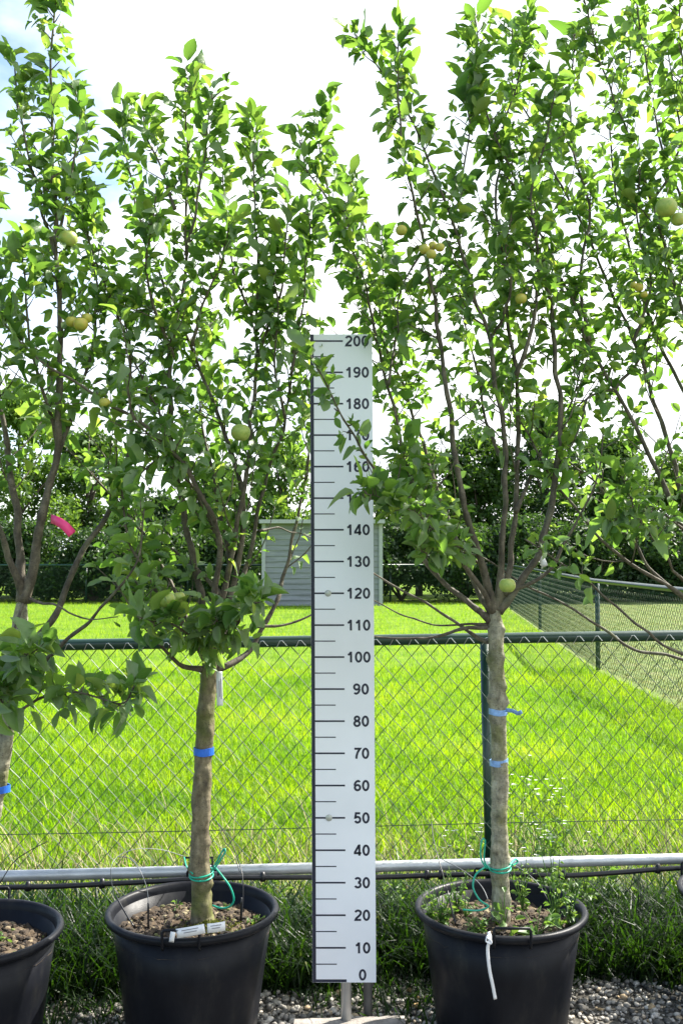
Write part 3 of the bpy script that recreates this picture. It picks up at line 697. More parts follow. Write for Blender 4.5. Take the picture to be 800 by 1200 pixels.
mb = MB(); r = np.random.RandomState(4)
bx0, bx1 = P(342, 1195, 3.1)[0], P(478, 1195, 3.1)[0]
nx, ny = 14, 10
V = []
for j in range(ny):
    for i in range(nx):
        u = i / (nx - 1); v = j / (ny - 1); e = min(u, 1 - u) * (nx - 1), min(v, 1 - v) * (ny - 1)
        V.append([bx0 + (bx1 - bx0) * u + r.normal(0, .0015), 2.98 + .30 * v + (.02 * u) + r.normal(0, .0015), .034 + r.normal(0, .0006) - (.006 if min(e) < .5 else 0)])
V = np.array(V); top = np.arange(nx * ny).reshape(ny, nx)
q = np.stack([top[:-1, :-1], top[:-1, 1:], top[1:, 1:], top[1:, :-1]], -1).reshape(-1, 4)
mb.add(V, q)
ring = list(top[0, :]) + list(top[1:, -1]) + list(top[-1, ::-1][1:]) + list(top[::-1, 0][1:-1])
Vb = V[ring].copy(); Vt = V[ring].copy(); Vb[:, 2] = 0; m_ = len(ring); a = np.arange(m_); b_ = (a + 1) % m_
mb.add(np.vstack([Vt, Vb]), np.stack([a + m_, b_ + m_, b_, a], 1))
tag(mb.build('paving_slab', M['concrete']), 'grey concrete slab under the foot of the measuring board', 'slab')

# ------------------------------------------------------------------ apple trees
def leaf_template(cup, bend, serr, seed):
    r = np.random.RandomState(seed); twist = r.uniform(-.9, .9); side = r.uniform(-.15, .15)
    us = [0, .14, .34, .56, .76, .9, 1.0]; ws = [0, .33, .49, .52, .42, .25, 0]
    V = []; rows = []
    for i, (u, w) in enumerate(zip(us, ws)):
        z = bend * u * u; x = u - .3 * bend * bend * u
        if w == 0: rows.append([len(V)]); V.append([x, side * u * u, z])
        else:
            w2 = w * .62 * (1 + r.uniform(-serr, serr))
            wav = r.uniform(-.045, .045); tw = twist * u
            row = []
            for sgn in (-1, 0, 1):
                yy = sgn * w2; zz = (cup * w2 if sgn else 0) + wav * sgn
                row.append([x - (.02 if sgn else 0), yy * math.cos(tw) - zz * math.sin(tw) + side * u * u, z + yy * math.sin(tw) + zz * math.cos(tw)])
            rows.append([len(V), len(V) + 1, len(V) + 2]); V += row
    q = []; t = []
    for a, b in zip(rows[:-1], rows[1:]):
        if len(a) == 1: t += [[a[0], b[1], b[0]], [a[0], b[2], b[1]]]
        elif len(b) == 1: t += [[a[0], a[1], b[0]], [a[1], a[2], b[0]]]
        else: q += [[a[0], a[1], b[1], b[0]], [a[1], a[2], b[2], b[1]]]
    # petiole
    n = len(V); V += [[-.28, -.012, .02], [-.28, .012, .02], [.02, .01, .003], [.02, -.01, .003]]; q.append([n, n + 1, n + 2, n + 3])
    return np.array(V), np.array(q), np.array(t)
TPL = [leaf_template(c, b, s, i) for i, (c, b, s) in enumerate([(.5, -.18, .1), (.75, -.35, .15), (.3, -.1, .1), (.6, -.6, .2), (1.1, -.25, .1), (.2, .16, .15), (.9, -.5, .2), (.4, -.75, .15), (1.4, -.3, .2), (.6, .1, .1)])]

class Leaves:
    def __init__(s): s.p = []; s.d = []; s.n = []; s.s = []
    def add(s, p, d, n, sz): s.p.append(p); s.d.append(d); s.n.append(n); s.s.append(sz)
    def build(s, mat, parent, base, name='foliage'):
        if not s.p: return
        p = np.array(s.p); d = norm(np.array(s.d)); n_ = np.array(s.n); sz = np.array(s.s)
        y = norm(np.cross(n_, d)); z = np.cross(d, y)
        k = rs.randint(0, len(TPL), len(p)); VV = []; Q = []; T = []; off = 0
        for j, (V, q, t) in enumerate(TPL):
            m = k == j; c = int(m.sum())
            if not c: continue
            L = V[None] * sz[m][:, None, None]; L[:, :, 1] *= rs.uniform(.66, .96, (c, 1))
            off3 = L + np.array([0, 0, 0])
            pos = p[m][:, None] + (off3[..., 0:1] + sz[m][:, None, None] * .28) * d[m][:, None] + off3[..., 1:2] * y[m][:, None] + off3[..., 2:3] * z[m][:, None]
            VV.append(pos.reshape(-1, 3)); nv = len(V); b = (np.arange(c) * nv)[:, None, None] + off
            Q.append((q[None] + b).reshape(-1, 4)); T.append((t[None] + b).reshape(-1, 3)); off += c * nv
        ob = link(name, arr_mesh(name, np.concatenate(VV), [np.concatenate(Q), np.concatenate(T)]), mat, parent, True)
        return ob

def rand_unit(): 
    v = rs.normal(0, 1, 3); return v / np.linalg.norm(v)
def add_leaf(LV, p, axis, sz, up=.0, droop=.35):
    """a leaf leaving the shoot at p"""
    a = rand_unit(); rad = a - axis * np.dot(a, axis); rad = norm(rad)
    d = norm(rad * 1.0 + axis * rs.uniform(.3, 1.0) + np.array([0, 0, up - droop * rs.rand() * 1.6]))
    n = norm(np.array([0, 0, 1.]) + rs.normal(0, .45, 3) + rad * .2)
    LV.add(p, d, n, sz * rs.uniform(.5, 1.13))

def shoot(mbw, LV, p0, d0, length, sz, r0=.0022, dens=.024, droop=.4, upc=.25):
    n = max(3, int(length / .02)); pts = [p0]; d = norm(d0)
    for i in range(n):
        d = norm(d + np.array([0, 0, upc]) * .18 + rs.normal(0, .10, 3)); pts.append(pts[-1] + d * length / n)
    mbw.tube(pts, np.linspace(r0, r0 * .45, len(pts)), 5)
    L = length; s = .015
    while s < L:
        i = s / L * n; k = int(min(i, n - 1)); p = pts[k] + (pts[k + 1] - pts[k]) * (i - k)
        ax = norm(pts[k + 1] - pts[k]); add_leaf(LV, p, ax, sz * (1 - .15 * s / L), 0, droop); s += dens * rs.uniform(.7, 1.3)
    for _ in range(3): add_leaf(LV, pts[-1], d, sz * .8, .3, .1)

def apple(p, rad, mat, root, base):
    mb = MB(); th = np.linspace(0, math.pi, 14)
    prof = [(max(.0003, rad * math.sin(t) * (1 + .05 * math.cos(t))), rad * (.93 * math.cos(t) - .22 * math.exp(-(math.sin(t) * 3) ** 2) * np.sign(math.cos(t)))) for t in th]
    mb.lathe(prof[::-1], tuple(p), 20); a = kid(mb, 'apple', mat, root, True)
    mb = MB(); p = np.array(p); mb.tube([p + [0, 0, rad * .7], p + [.003, 0, rad * 1.3], p + [.008, .004, rad * 1.9]], .0012, 5)
    st = mb.build('stalk', M['limb'], a, True)
    return a

def apple_tree(name, label, base_px, D, trunk, r_base, bark, limbs, apples, extra=None, lsz=.059, knots=8, seed=0):
    global rs
    rs = np.random.RandomState(100 + seed)
    Dt = D
    b = P(trunk[0][0], trunk[0][1], D); root = empty(name, (b[0], D, b[2]))
    base = np.array([b[0], D, b[2]])
    # trunk: fine rings with swellings and pruning knots
    L = smooth_line([P(x, y, D) for x, y in trunk], .008, .0012); n = len(L)
    rad = np.linspace(r_base, r_base * .86, n) * (1 + .05 * np.sin(np.linspace(0, 25, n) + seed) + .02 * rs.normal(0, 1, n)); rad[:12] *= np.linspace(1.25, 1, 12); rad[-10:] *= np.linspace(1.05, .55, 10)
    sides = 22; mb = MB(); mb.tube(L, rad, sides, True)
    V = mb.v[0]
    for _ in range(knots):
        i = rs.randint(8, n - 8); c = V[i * sides + rs.randint(sides)]
        dd = np.linalg.norm((V - c) * np.array([1, 1, .8]), axis=1); g = np.exp(-(dd / .013) ** 2); ctr = L[i]
        dirn = norm(c - ctr); V += dirn * (g * rs.uniform(.005, .012))[:, None]
    kid(mb, 'trunk', bark, root, True)
    up = np.array([0, 0, 1.])
    for li, lm in enumerate(limbs):
        pts = lm['p']; d1 = lm.get('d', 0); m = len(pts)
        Pp = []; 
        for i, (x, y) in enumerate(pts):
            t = i / (m - 1); dep = D + (lm.get('d0', 0)) * min(1, t * 4) * (1 - t) + d1 * t ** .9
            Pp.append(P(x, y, dep))
        C_ = smooth_line(Pp, .018, lm.get('wig', .0035)); nC = len(C_)
        r0 = lm.get('r', .012) * .86; r1 = lm.get('r1', .0028) * .85
        t = np.linspace(0, 1, nC); rr = r1 + (r0 - r1) * (1 - t) ** 1.3; rr *= 1 + .07 * rs.normal(0, 1, nC)
        sl = np.concatenate([[0], np.cumsum(np.linalg.norm(np.diff(C_, axis=0), axis=1))]); rr += r0 * .45 * np.exp(-sl / .05)
        mbw = MB(); mbw.tube(C_, rr, 9 if r0 > .006 else 6)
        LV = Leaves(); s0 = lm.get('s', .25); dens = lm.get('n', 1.0); tw = lm.get('tw', .17); sz = lm.get('sz', lsz)
        seglen = np.linalg.norm(np.diff(C_, axis=0), axis=1); S = np.concatenate([[0], np.cumsum(seglen)]); tot = S[-1]
        s = tot * s0
        while s < tot:
            f = s / tot; i = int(np.searchsorted(S, s)) - 1; i = max(0, min(i, nC - 2)); p = C_[i] + (C_[i + 1] - C_[i]) * ((s - S[i]) / max(1e-6, seglen[i]))
            ax = norm(C_[i + 1] - C_[i]); a = rand_unit(); rad_ = norm(a - ax * np.dot(a, ax))
            ramp = min(1, (f - s0) / .12 + .25)
            u = rs.rand()
            if u < .50 * ramp:
                ln = rs.uniform(.05, tw) * (1 - .62 * f) * (1.5 if rs.rand() < .12 else 1)
                shoot(mbw, LV, p, norm(rad_ + ax * .55 + up * .25), ln, sz, .0022, .021, .45)
            elif u < .9 * max(ramp, .4):
                q = p + rad_ * .012; mbw.tube([p, q, q + (rad_ + ax) * .006], [.0028, .0022, .0018], 5)
                for _ in range(rs.randint(2, 6)): add_leaf(LV, q, norm(rad_ + ax * .4), sz * .9, .05, .45)
            else:
                add_leaf(LV, p, ax, sz, 0, .4)
            s += .0228 / dens * rs.uniform(.6, 1.4)
        if .2 < s0 < .62 and lm.get('tip', True) and r0 > .006:   # loose thin shoots low in the crown
            for _ in range(5):
                f = rs.uniform(s0 * .55, min(1, s0 + .30)); i = max(1, min(int(f * nC), nC - 2)); ax = norm(C_[i + 1] - C_[i]); a = rand_unit(); rad_ = norm(a - ax * np.dot(a, ax))
                shoot(mbw, LV, C_[i], norm(rad_ * .8 + up * .7), rs.uniform(.16, .34), sz * .9, .0026, .030, .5, .35)
        # upright leaves crowding the tip
        tipd = norm(C_[-1] - C_[-4])
        if lm.get('tip', True):
            for k in range(14):
                i = nC - 1 - int(k * .7); i = max(i, 0); add_leaf(LV, C_[i], norm(tipd + up * .5), min(sz, .062) * 1.3, .6, .05)
        lo = kid(mbw, 'limb', M['limb'], root, True)
        LV.build(M['leaf'], lo, base)
    for (x, y, dd, rr_, k) in apples: apple(P(x, y, D + dd), rr_, M['apple'] if k == 'g' else M['apple_y'], root, base)
    if extra: extra(root)
    return tag(root, label, 'apple tree', 'apple trees in black pots')

def Lm(p, d=0, r=.012, r1=.0026, s=.25, n=1.0, tw=.17, **k): return dict(p=p, d=d, r=r, r1=r1, s=s, n=n, tw=tw, **k)

T0 = [Lm([(27, 705), (24, 660), (20, 610), (12, 560), (5, 500), (-3, 440), (-8, 350), (-14, 260), (-20, 190)], .1, .016, s=.4),
      Lm([(28, 705), (40, 665), (46, 620), (58, 570), (68, 530), (71, 440), (67, 300), (62, 180), (60, 80), (63, 10), (64, -40)], -.05, .017, s=.38, n=1.15, tw=.16),
      Lm([(24, 770), (50, 740), (70, 712), (84, 675), (100, 640), (120, 612), (135, 580), (150, 540), (156, 480), (150, 400), (127, 345), (103, 280), (90, 210)], .25, .013, s=.45, n=1.05),
      Lm([(24, 790), (52, 774), (85, 743), (112, 718), (137, 693), (160, 655), (170, 600)], -.15, .009, s=.75, n=.8, tip=False),
      Lm([(30, 700), (50, 706), (75, 714), (104, 725), (138, 722)], -.1, .005, .0018, s=.93, n=.5, tip=False),
      Lm([(28, 700), (8, 640), (-20, 560), (-40, 480), (-45, 400), (-30, 300), (-25, 240)], -.3, .012, s=.35),
      Lm([(8, 862), (20, 838), (45, 822), (80, 812), (115, 816), (142, 822), (160, 806)], -.42, .006, s=.3, n=.85, tw=.05, sz=.074),
      Lm([(14, 835), (15, 800), (22, 775), (45, 760)], -.35, .005, s=.3, n=1.3, tw=.1, sz=.066),
      Lm([(30, 700), (10, 760), (-5, 800), (5, 830)], -.3, .005, s=.4, n=1.5, tw=.1, sz=.075),
      Lm([(66, 535), (85, 480), (105, 420), (112, 350), (108, 290), (98, 230)], .25, .008, s=.05, n=1.1),
      Lm([(68, 520), (50, 460), (35, 400), (30, 330), (28, 280)], -.2, .007, s=.1, n=1.0),
      Lm([(66, 300), (45, 230), (30, 160), (22, 110), (15, 70)], -.1, .005, s=.1, n=.9, tw=.12),
      Lm([(66, 280), (85, 210), (92, 150), (88, 100)], .15, .005, s=.1, n=.8, tw=.12)]
A0 = [(95, 380, -.12, .021, 'y'), (84, 377, -.1, .017, 'y'), (102, 373, -.1, .016, 'y'), (80, 280, -.05, .028, 'g'), (123, 472, -.15, .016, 'y')]
T1 = [Lm([(240, 785), (215, 780), (200, 768), (185, 748), (172, 715), (160, 680)], -.2, .009, s=.55, n=1.2),
      Lm([(243, 775), (222, 745), (208, 722), (190, 700), (168, 665), (150, 630), (140, 560)], -.1, .011, s=.35, n=1.1),
      Lm([(246, 770), (250, 700), (257, 645), (252, 612), (245, 597), (215, 545), (170, 500), (100, 455), (45, 420), (0, 372), (-30, 340)], -.40, .013, s=.42, n=.95, tw=.16),
      Lm([(244, 772), (222, 735), (200, 682), (170, 630), (135, 585), (75, 520), (40, 480)], .25, .010, s=.45, n=.9),
      Lm([(246, 768), (235, 700), (215, 600), (201, 520), (203, 400), (216, 330), (219, 200), (217, 130), (217, 78)], .05, .015, s=.28, n=1.25, tw=.18),
      Lm([(249, 768), (270, 690), (285, 620), (283, 575), (265, 510), (240, 450), (225, 405), (190, 330), (165, 260), (150, 190), (144, 130)], .2, .013, s=.3, n=1.1, tw=.17),
      Lm([(251, 766), (262, 700), (270, 650), (284, 580), (292, 520), (301, 400), (302, 300), (298, 220), (297, 142)], .0, .012, s=.3, n=1.2, tw=.15),
      Lm([(252, 765), (268, 720), (290, 660), (302, 600), (316, 550), (334, 490), (341, 440), (346, 350), (343, 300)], .3, .011, s=.35, n=.95),
      Lm([(252, 785), (278, 775), (300, 750), (320, 710), (332, 678), (346, 620), (358, 560), (364, 500), (368, 440)], .35, .011, s=.6, n=.7),
      Lm([(251, 780), (262, 760), (292, 738), (330, 733), (361, 720), (400, 690)], .15, .009, s=.95, n=.4, tip=False),
      Lm([(252, 768), (268, 745), (285, 715), (302, 705)], -.45, .006, s=.3, n=1.3, tw=.09, sz=.072),
      Lm([(245, 770), (232, 750), (215, 738), (190, 728), (160, 722)], -.4, .006, s=.15, n=1.3, tw=.1, sz=.068),
      Lm([(246, 766), (250, 745), (255, 725)], -.3, .005, s=.1, n=1.5, tw=.09, sz=.07),
      Lm([(205, 245), (190, 200), (172, 160), (165, 133)], .1, .006, s=.1, n=.9, tw=.12),
      Lm([(218, 300), (235, 220), (244, 150), (250, 110)], -.15, .006, s=.1, n=1.0, tw=.13),
      Lm([(257, 640), (230, 580), (190, 540), (160, 560)], -.3, .006, s=.1, n=1.0, tw=.14),
      Lm([(302, 420), (325, 350), (335, 290), (338, 230)], -.1, .006, s=.05, n=1.0, tw=.14),
      Lm([(302, 380), (275, 320), (265, 260), (262, 200)], .2, .006, s=.05, n=.8, tw=.12),
      Lm([(203, 420), (180, 360), (172, 300), (185, 230)], -.2, .007, s=.05, n=1.1, tw=.15),
      Lm([(304, 622), (325, 621), (345, 624), (368, 632)], .2, .004, .002, s=.9, n=.3, tip=False),
      Lm([(341, 440), (352, 380), (360, 310), (362, 250)], .05, .005, s=.05, n=.9, tw=.12),
      Lm([(334, 490), (322, 430), (326, 370), (318, 310)], -.1, .005, s=.1, n=.9, tw=.12),
      Lm([(225, 405), (240, 350), (262, 300), (268, 250)], -.2, .006, s=.1, n=.9, tw=.14),
      Lm([(201, 520), (175, 460), (150, 400), (148, 340)], .0, .006, s=.1, n=.9, tw=.14),
      Lm([(262, 700), (225, 660), (185, 640), (150, 655)], .1, .008, s=.1, n=1.2, tw=.15),
      Lm([(270, 660), (250, 560), (235, 480), (245, 380)], .35, .008, s=.1, n=1.1, tw=.16)]
A1 = [(282, 507, -.1, .030, 'g'), (195, 703, -.32, .026, 'g'), (210, 700, -.26, .018, 'g')]
T2 = [Lm([(580, 715), (587, 660), (592, 550), (586, 475), (573, 398), (555, 340), (530, 260), (502, 190), (475, 130), (440, 75), (416, 38)], -.1, .013, s=.42, n=1.15, tw=.13),
      Lm([(578, 718), (562, 652), (548, 610), (535, 550), (525, 475), (515, 398), (507, 340), (498, 290), (486, 230), (472, 180), (466, 100), (468, 32)], -.25, .014, s=.45, n=1.05, tw=.14),
      Lm([(583, 716), (600, 695), (617, 672), (634, 638), (646, 590), (653, 540), (655, 475), (650, 420), (643, 350), (628, 280), (600, 205), (575, 150), (560, 90), (556, 20)], .1, .015, s=.42, n=1.2, tw=.17),
      Lm([(581, 714), (594, 670), (603, 610), (606, 540), (604, 440), (595, 380), (590, 300), (580, 230), (590, 150), (610, 80), (617, 15)], .2, .012, s=.32, n=1.2, tw=.18),
      Lm([(574, 728), (545, 702), (520, 685), (497, 658), (480, 620), (475, 560), (466, 500), (450, 440), (441, 400), (425, 340), (400, 270), (375, 190), (380, 118)], .15, .010, s=.38, n=1.05, tw=.15),
      Lm([(577, 722), (560, 690), (540, 650), (518, 590), (495, 520), (470, 450), (450, 395), (440, 330), (425, 260), (405, 200)], .4, .010, s=.35, n=.9, tw=.15),
      Lm([(576, 716), (545, 665), (505, 622), (478, 592), (451, 563), (430, 538), (412, 510), (395, 478), (378, 440), (363, 415)], -.48, .009, .0022, s=.30, n=.55, tw=.06, sz=.052),
      Lm([(520, 636), (490, 605), (460, 590), (438, 582), (425, 580)], -.48, .004, .0015, s=.1, n=1.5, tw=.06, sz=.065, d0=-.3),
      Lm([(575, 752), (560, 748), (512, 715), (475, 694), (437, 672), (400, 650)], .1, .007, .0025, s=.96, n=.3, tip=False),
      Lm([(573, 735), (540, 738), (500, 750), (437, 745), (400, 735)], .05, .007, .0025, s=.96, n=.3, tip=False),
      Lm([(573, 731), (520, 733), (480, 725), (437, 703), (405, 690)], .18, .005, .002, s=.96, n=.3, tip=False),
      Lm([(540, 655), (525, 620), (500, 600), (480, 560), (470, 520)], -.2, .006, s=.05, n=1.1, tw=.14),
      Lm([(592, 545), (570, 500), (560, 440), (545, 380), (540, 320)], .3, .007, s=.15, n=1.0, tw=.16),
      Lm([(604, 440), (625, 380), (630, 300), (620, 230), (640, 160), (655, 90)], -.1, .008, s=.1, n=1.1, tw=.16),
      Lm([(530, 262), (545, 200), (550, 140), (545, 90)], .1, .005, s=.1, n=1.0, tw=.13),
      Lm([(498, 290), (470, 340), (465, 390)], -.1, .004, s=.1, n=.9, tw=.1),
      Lm([(560, 660), (530, 640), (505, 650), (490, 645)], -.25, .004, s=.3, n=1.2, tw=.1),
      Lm([(604, 600), (620, 560), (640, 520), (670, 470), (690, 400)], .3, .007, s=.5, n=.8, tw=.14),
      Lm([(441, 400), (430, 340), (412, 290), (402, 235)], -.1, .005, s=.05, n=.9, tw=.12),
      Lm([(455, 450), (462, 390), (450, 330), (446, 280)], .2, .005, s=.05, n=.9, tw=.12),
      Lm([(400, 270), (385, 235), (362, 200), (352, 165)], .1, .004, s=.05, n=.9, tw=.10),
      Lm([(573, 398), (598, 345), (592, 290), (600, 240)], -.2, .006, s=.1, n=1, tw=.14),
      Lm([(590, 695), (640, 670), (670, 620), (700, 560), (705, 510)], .1, .008, .003, s=.8, n=.5, tip=False)]
A2 = [(470, 270, -.25, .017, 'y'), (497, 292, -.27, .016, 'y'), (505, 298, -.3, .015, 'y'), (507, 288, -.25, .014, 'y'), (515, 290, -.27, .014, 'y'), (594, 686, -.16, .025, 'g'), (610, 350, -.1, .018, 'y')]
T3 = [Lm([(886, 800), (850, 785), (800, 772), (740, 760), (704, 736), (652, 702), (612, 684), (565, 655), (520, 640)], -.15, .008, .0028, s=.88, n=.8, tw=.08, tip=False),
      Lm([(886, 795), (845, 785), (800, 764), (768, 748), (712, 704), (688, 680), (652, 658), (615, 630)], -.3, .008, .0028, s=.68, n=.8, tw=.07, tip=False),
      Lm([(888, 780), (850, 735), (800, 698), (750, 668), (702, 632), (655, 570), (620, 510), (597, 475), (570, 420)], -.1, .010, s=.55, n=.7, tw=.12),
      Lm([(888, 778), (850, 740), (800, 700), (760, 665), (730, 610), (700, 570), (650, 525), (620, 480)], .2, .010, s=.55, n=.8, tw=.14),
      Lm([(890, 776), (850, 690), (800, 620), (770, 555), (750, 510), (720, 455), (690, 400), (665, 340), (645, 300), (620, 255), (592, 205), (566, 150)], .0, .014, s=.38, n=1.05, tw=.15),
      Lm([(890, 776), (860, 700), (800, 585), (790, 550), (760, 450), (742, 400), (715, 340), (680, 260), (655, 215), (625, 150), (600, 95), (600, 30)], .25, .013, s=.4, n=1.1, tw=.16),
      Lm([(891, 774), (870, 640), (840, 500), (800, 370), (775, 275), (750, 200), (710, 85), (692, 30), (680, -30)], -.1, .014, s=.42, n=1.15, tw=.15),
      Lm([(892, 774), (880, 600), (835, 380), (800, 250), (780, 185), (750, 45), (742, -30)], .1, .013, s=.42, n=1.0, tw=.15),
      Lm([(892, 776), (850, 600), (800, 457), (770, 400), (740, 300), (720, 220), (715, 150), (735, 80), (740, 20)], .35, .012, s=.42, n=1.0, tw=.16),
      Lm([(893, 770), (900, 600), (870, 450), (840, 330), (820, 200), (800, 100), (795, 0), (800, -60)], -.2, .013, s=.35, n=1.1, tw=.16),
      Lm([(896, 770), (930, 600), (950, 450), (930, 250), (940, 60)], .1, .013, s=.35, n=1.0, tw=.16),
      Lm([(720, 455), (690, 470), (670, 520), (640, 560)], -.1, .004, s=.1, n=1.0, tw=.1),
      Lm([(800, 620), (770, 600), (735, 600), (712, 615)], -.25, .004, s=.2, n=1.2, tw=.09),
      Lm([(800, 680), (770, 640), (745, 600), (725, 560)], -.3, .005, s=.3, n=1.1, tw=.12),
      Lm([(690, 400), (680, 330), (690, 250), (670, 170), (668, 100), (672, 40)], .1, .007, s=.1, n=1.1, tw=.17),
      Lm([(742, 400), (762, 330), (745, 260), (750, 200)], -.1, .006, s=.1, n=.9, tw=.14),
      Lm([(720, 455), (748, 420), (778, 345), (775, 290)], .2, .006, s=.1, n=.9, tw=.14),
      Lm([(760, 240), (795, 180), (790, 110), (780, 60)], -.1, .006, s=.1, n=1.0, tw=.13)]
A3 = [(780, 243, -.25, .033, 'g'), (794, 257, -.22, .023, 'g'), (748, 337, -.1, .015, 'y'), (742, 334, -.1, .012, 'y'), (754, 345, -.1, .012, 'y'), (750, 376, -.1, .013, 'g')]

apple_tree('apple_tree', 'potted apple tree at the left edge, a pink ribbon on its limb', None, 3.02, [(-29, 1114), (-28, 1095), (-16, 1000), (-4, 930), (5, 870), (14, 800), (22, 745), (28, 700)], .026, M['barkB'], T0, A0, seed=1, lsz=.060)
apple_tree('apple_tree', 'potted apple tree left of the measuring board with a thick mossy trunk and blue band', None, 3.20, [(237.5, 1086), (237, 1076), (236, 1040), (234, 1000), (236, 940), (239, 880), (242, 830), (245, 790), (248, 765)], .0305, M['barkA'], T1, A1, seed=2, knots=16)
apple_tree('apple_tree', 'potted apple tree right of the measuring board with two blue bands on a pale trunk', None, 3.215, [(586, 1087), (586, 1075), (586, 1040), (585, 980), (585, 900), (583, 840), (581, 770), (580, 710)], .0275, M['barkB'], T2, A2, seed=3, knots=18)
apple_tree('apple_tree', 'potted apple tree at the right edge, only its leaning limbs in view', None, 3.36, [(893, 1070), (893, 1058), (892, 980), (891, 900), (890, 830), (889, 775)], .028, M['barkB'], T3, A3, seed=4)

# ------------------------------------------------------------------ bands, ties, tags
def ring(px, py, D, rx, h, mat, name, label, cat, tilt=0, group=None):
    c = P(px, py, D); mb = MB(); n = 28; V = []
    for zz, k in ((-h, 1), (h, 1), (h, .95), (-h, .95)):
        for j in range(n):
            a = j * 2 * math.pi / n; V.append([c[0] + rx * k * math.cos(a), c[1] + rx * k * math.sin(a), c[2] + zz + tilt * math.cos(a) * rx + .0012 * math.sin(3 * a + zz * 300)])
    j = np.arange(n); k2 = (j + 1) % n
    q = np.concatenate([np.stack([i * n + j, i * n + k2, ((i + 1) % 4) * n + k2, ((i + 1) % 4) * n + j], 1) for i in range(4)])
    mb.add(V, q); return mb, c
def ribbon(pts, w, mat, name, label=None, cat=None, parent=None, th=.0006, wdir=(0, 0, 1)):
    L = smooth_line(pts, .006); n = len(L); T = norm(np.gradient(L, axis=0)); wd = norm(np.array(wdir) - T * (T @ np.array(wdir))[:, None]); nn = np.cross(T, wd)
    V = np.concatenate([L + wd * w / 2 + nn * th, L - wd * w / 2 + nn * th, L - wd * w / 2 - nn * th, L + wd * w / 2 - nn * th])
    i = np.arange(n - 1); q = np.concatenate([np.stack([a * n + i, a * n + i + 1, b * n + i + 1, b * n + i], 1) for a, b in ((0, 1), (1, 2), (2, 3), (3, 0))])
    e = np.array([[0, n, 2 * n, 3 * n], [n - 1, 4 * n - 1, 3 * n - 1, 2 * n - 1]])
    mb = MB(); mb.add(V, np.concatenate([q, e])); return mb
gb = 'tape bands round the trunks'
mb, c = ring(239, 880, 3.20, .0318, .0115, M['blue'], '', '', ''); tag(mb.build('tape_band', M['blue']), 'bright blue band round the mossy trunk left of the board', 'tape', gb)
mb, c = ring(1, 924, 3.02, .028, .010, M['blue'], '', '', ''); tag(mb.build('tape_band', M['blue']), 'blue band on the trunk cut by the left edge', 'tape', gb)
mb, c = ring(584, 893, 3.215, .0288, .009, M['blue'], '', '', '', .1); tag(mb.build('tape_band', M['paleblue']), 'lower blue band round the pale trunk right of the board', 'tape', gb)
mb, c = ring(583, 834, 3.215, .0288, .009, M['blue'], '', '', '', -.05)
e = empty('tape_band', tuple(c)); e['_b'] = [float(a) for a in c]
kid(mb, 'band', M['paleblue'], e)
kid(ribbon([P(592, 832, 3.195), P(600, 833, 3.18), P(606, 836, 3.16), P(611, 834, 3.15)], .012, None, ''), 'tail', M['paleblue'], e, True)
tag(e, 'upper pale blue band with a loose tail on the pale trunk right of the board', 'tape', gb)

mb = ribbon([P(60, 608, 2.97), P(66, 610, 2.93), P(76, 616, 2.92), P(85, 626, 2.93)], .026, None, ''); tag(mb.build('ribbon', M['pink'], None, True), 'pink ribbon tied to a limb of the leftmost tree', 'ribbon')

# green plastic ties
def tie(c_px, D, rr, loops, label):
    c = P(*c_px, D); e = empty('tree_tie', tuple(c)); e['_b'] = [float(a) for a in c]
    for dz in (0, .009):
        mb = MB(); mb.tube([[c[0] + rr * math.cos(a), c[1] + rr * math.sin(a), c[2] + dz + .006 * math.sin(a + dz * 90)] for a in np.linspace(0, 2 * math.pi, 30)], .0028, 7); kid(mb, 'loop', M['green_tie'], e, True)
    for pxs, Ds, r in loops:
        mb = MB(); mb.tube(pl(pxs, Ds, .008), r, 7); kid(mb, 'tail', M['green_tie'], e, True)
    tag(e, label, 'tie', 'green ties holding the trunks')
tie((236, 1026), 3.20, .036, [([(247, 1023), (254, 1010), (262, 995), (264, 998), (257, 1010), (250, 1020)], [3.17, 3.17, 3.17, 3.165, 3.165, 3.165], .0026),
                               ([(250, 1014), (260, 1026), (270, 1040), (274, 1055), (268, 1063), (258, 1064), (249, 1061)], [3.165, 3.16, 3.15, 3.15, 3.16, 3.17, 3.18], .0030),
                               ([(226, 1024), (219, 1016), (216, 1005)], [3.17, 3.22, 3.35], .0026)], 'green plastic tie with a long loop round the mossy trunk')
tie((585, 1017), 3.215, .034, [([(574, 1020), (567, 1008), (568, 985), (564, 985), (563, 1005), (570, 1018)], [3.19, 3.185, 3.185, 3.18, 3.18, 3.185], .0026),
                                ([(568, 1016), (557, 1025), (554, 1040), (562, 1055), (572, 1062), (560, 1067), (542, 1066)], [3.185, 3.17, 3.16, 3.15, 3.15, 3.15, 3.14], .0030),
                                ([(597, 1014), (603, 1007), (606, 1010), (600, 1014)], [3.2, 3.25, 3.3, 3.24], .003)], 'green plastic tie knotted round the pale trunk')
mb = MB()
for a, b_ in (((217, 1004), (217, 1020)), ((249, 1004), (249, 1018)), ((217, 1005), (249, 1005))):
    mb.tube([P(*a, 3.52), P(*b_, 3.52)], .0035, 6)
tag(mb.build('pipe_clamp', M['black_hose'], None, True), 'small black clamp on the steel pipe behind the mossy trunk', 'clamp')

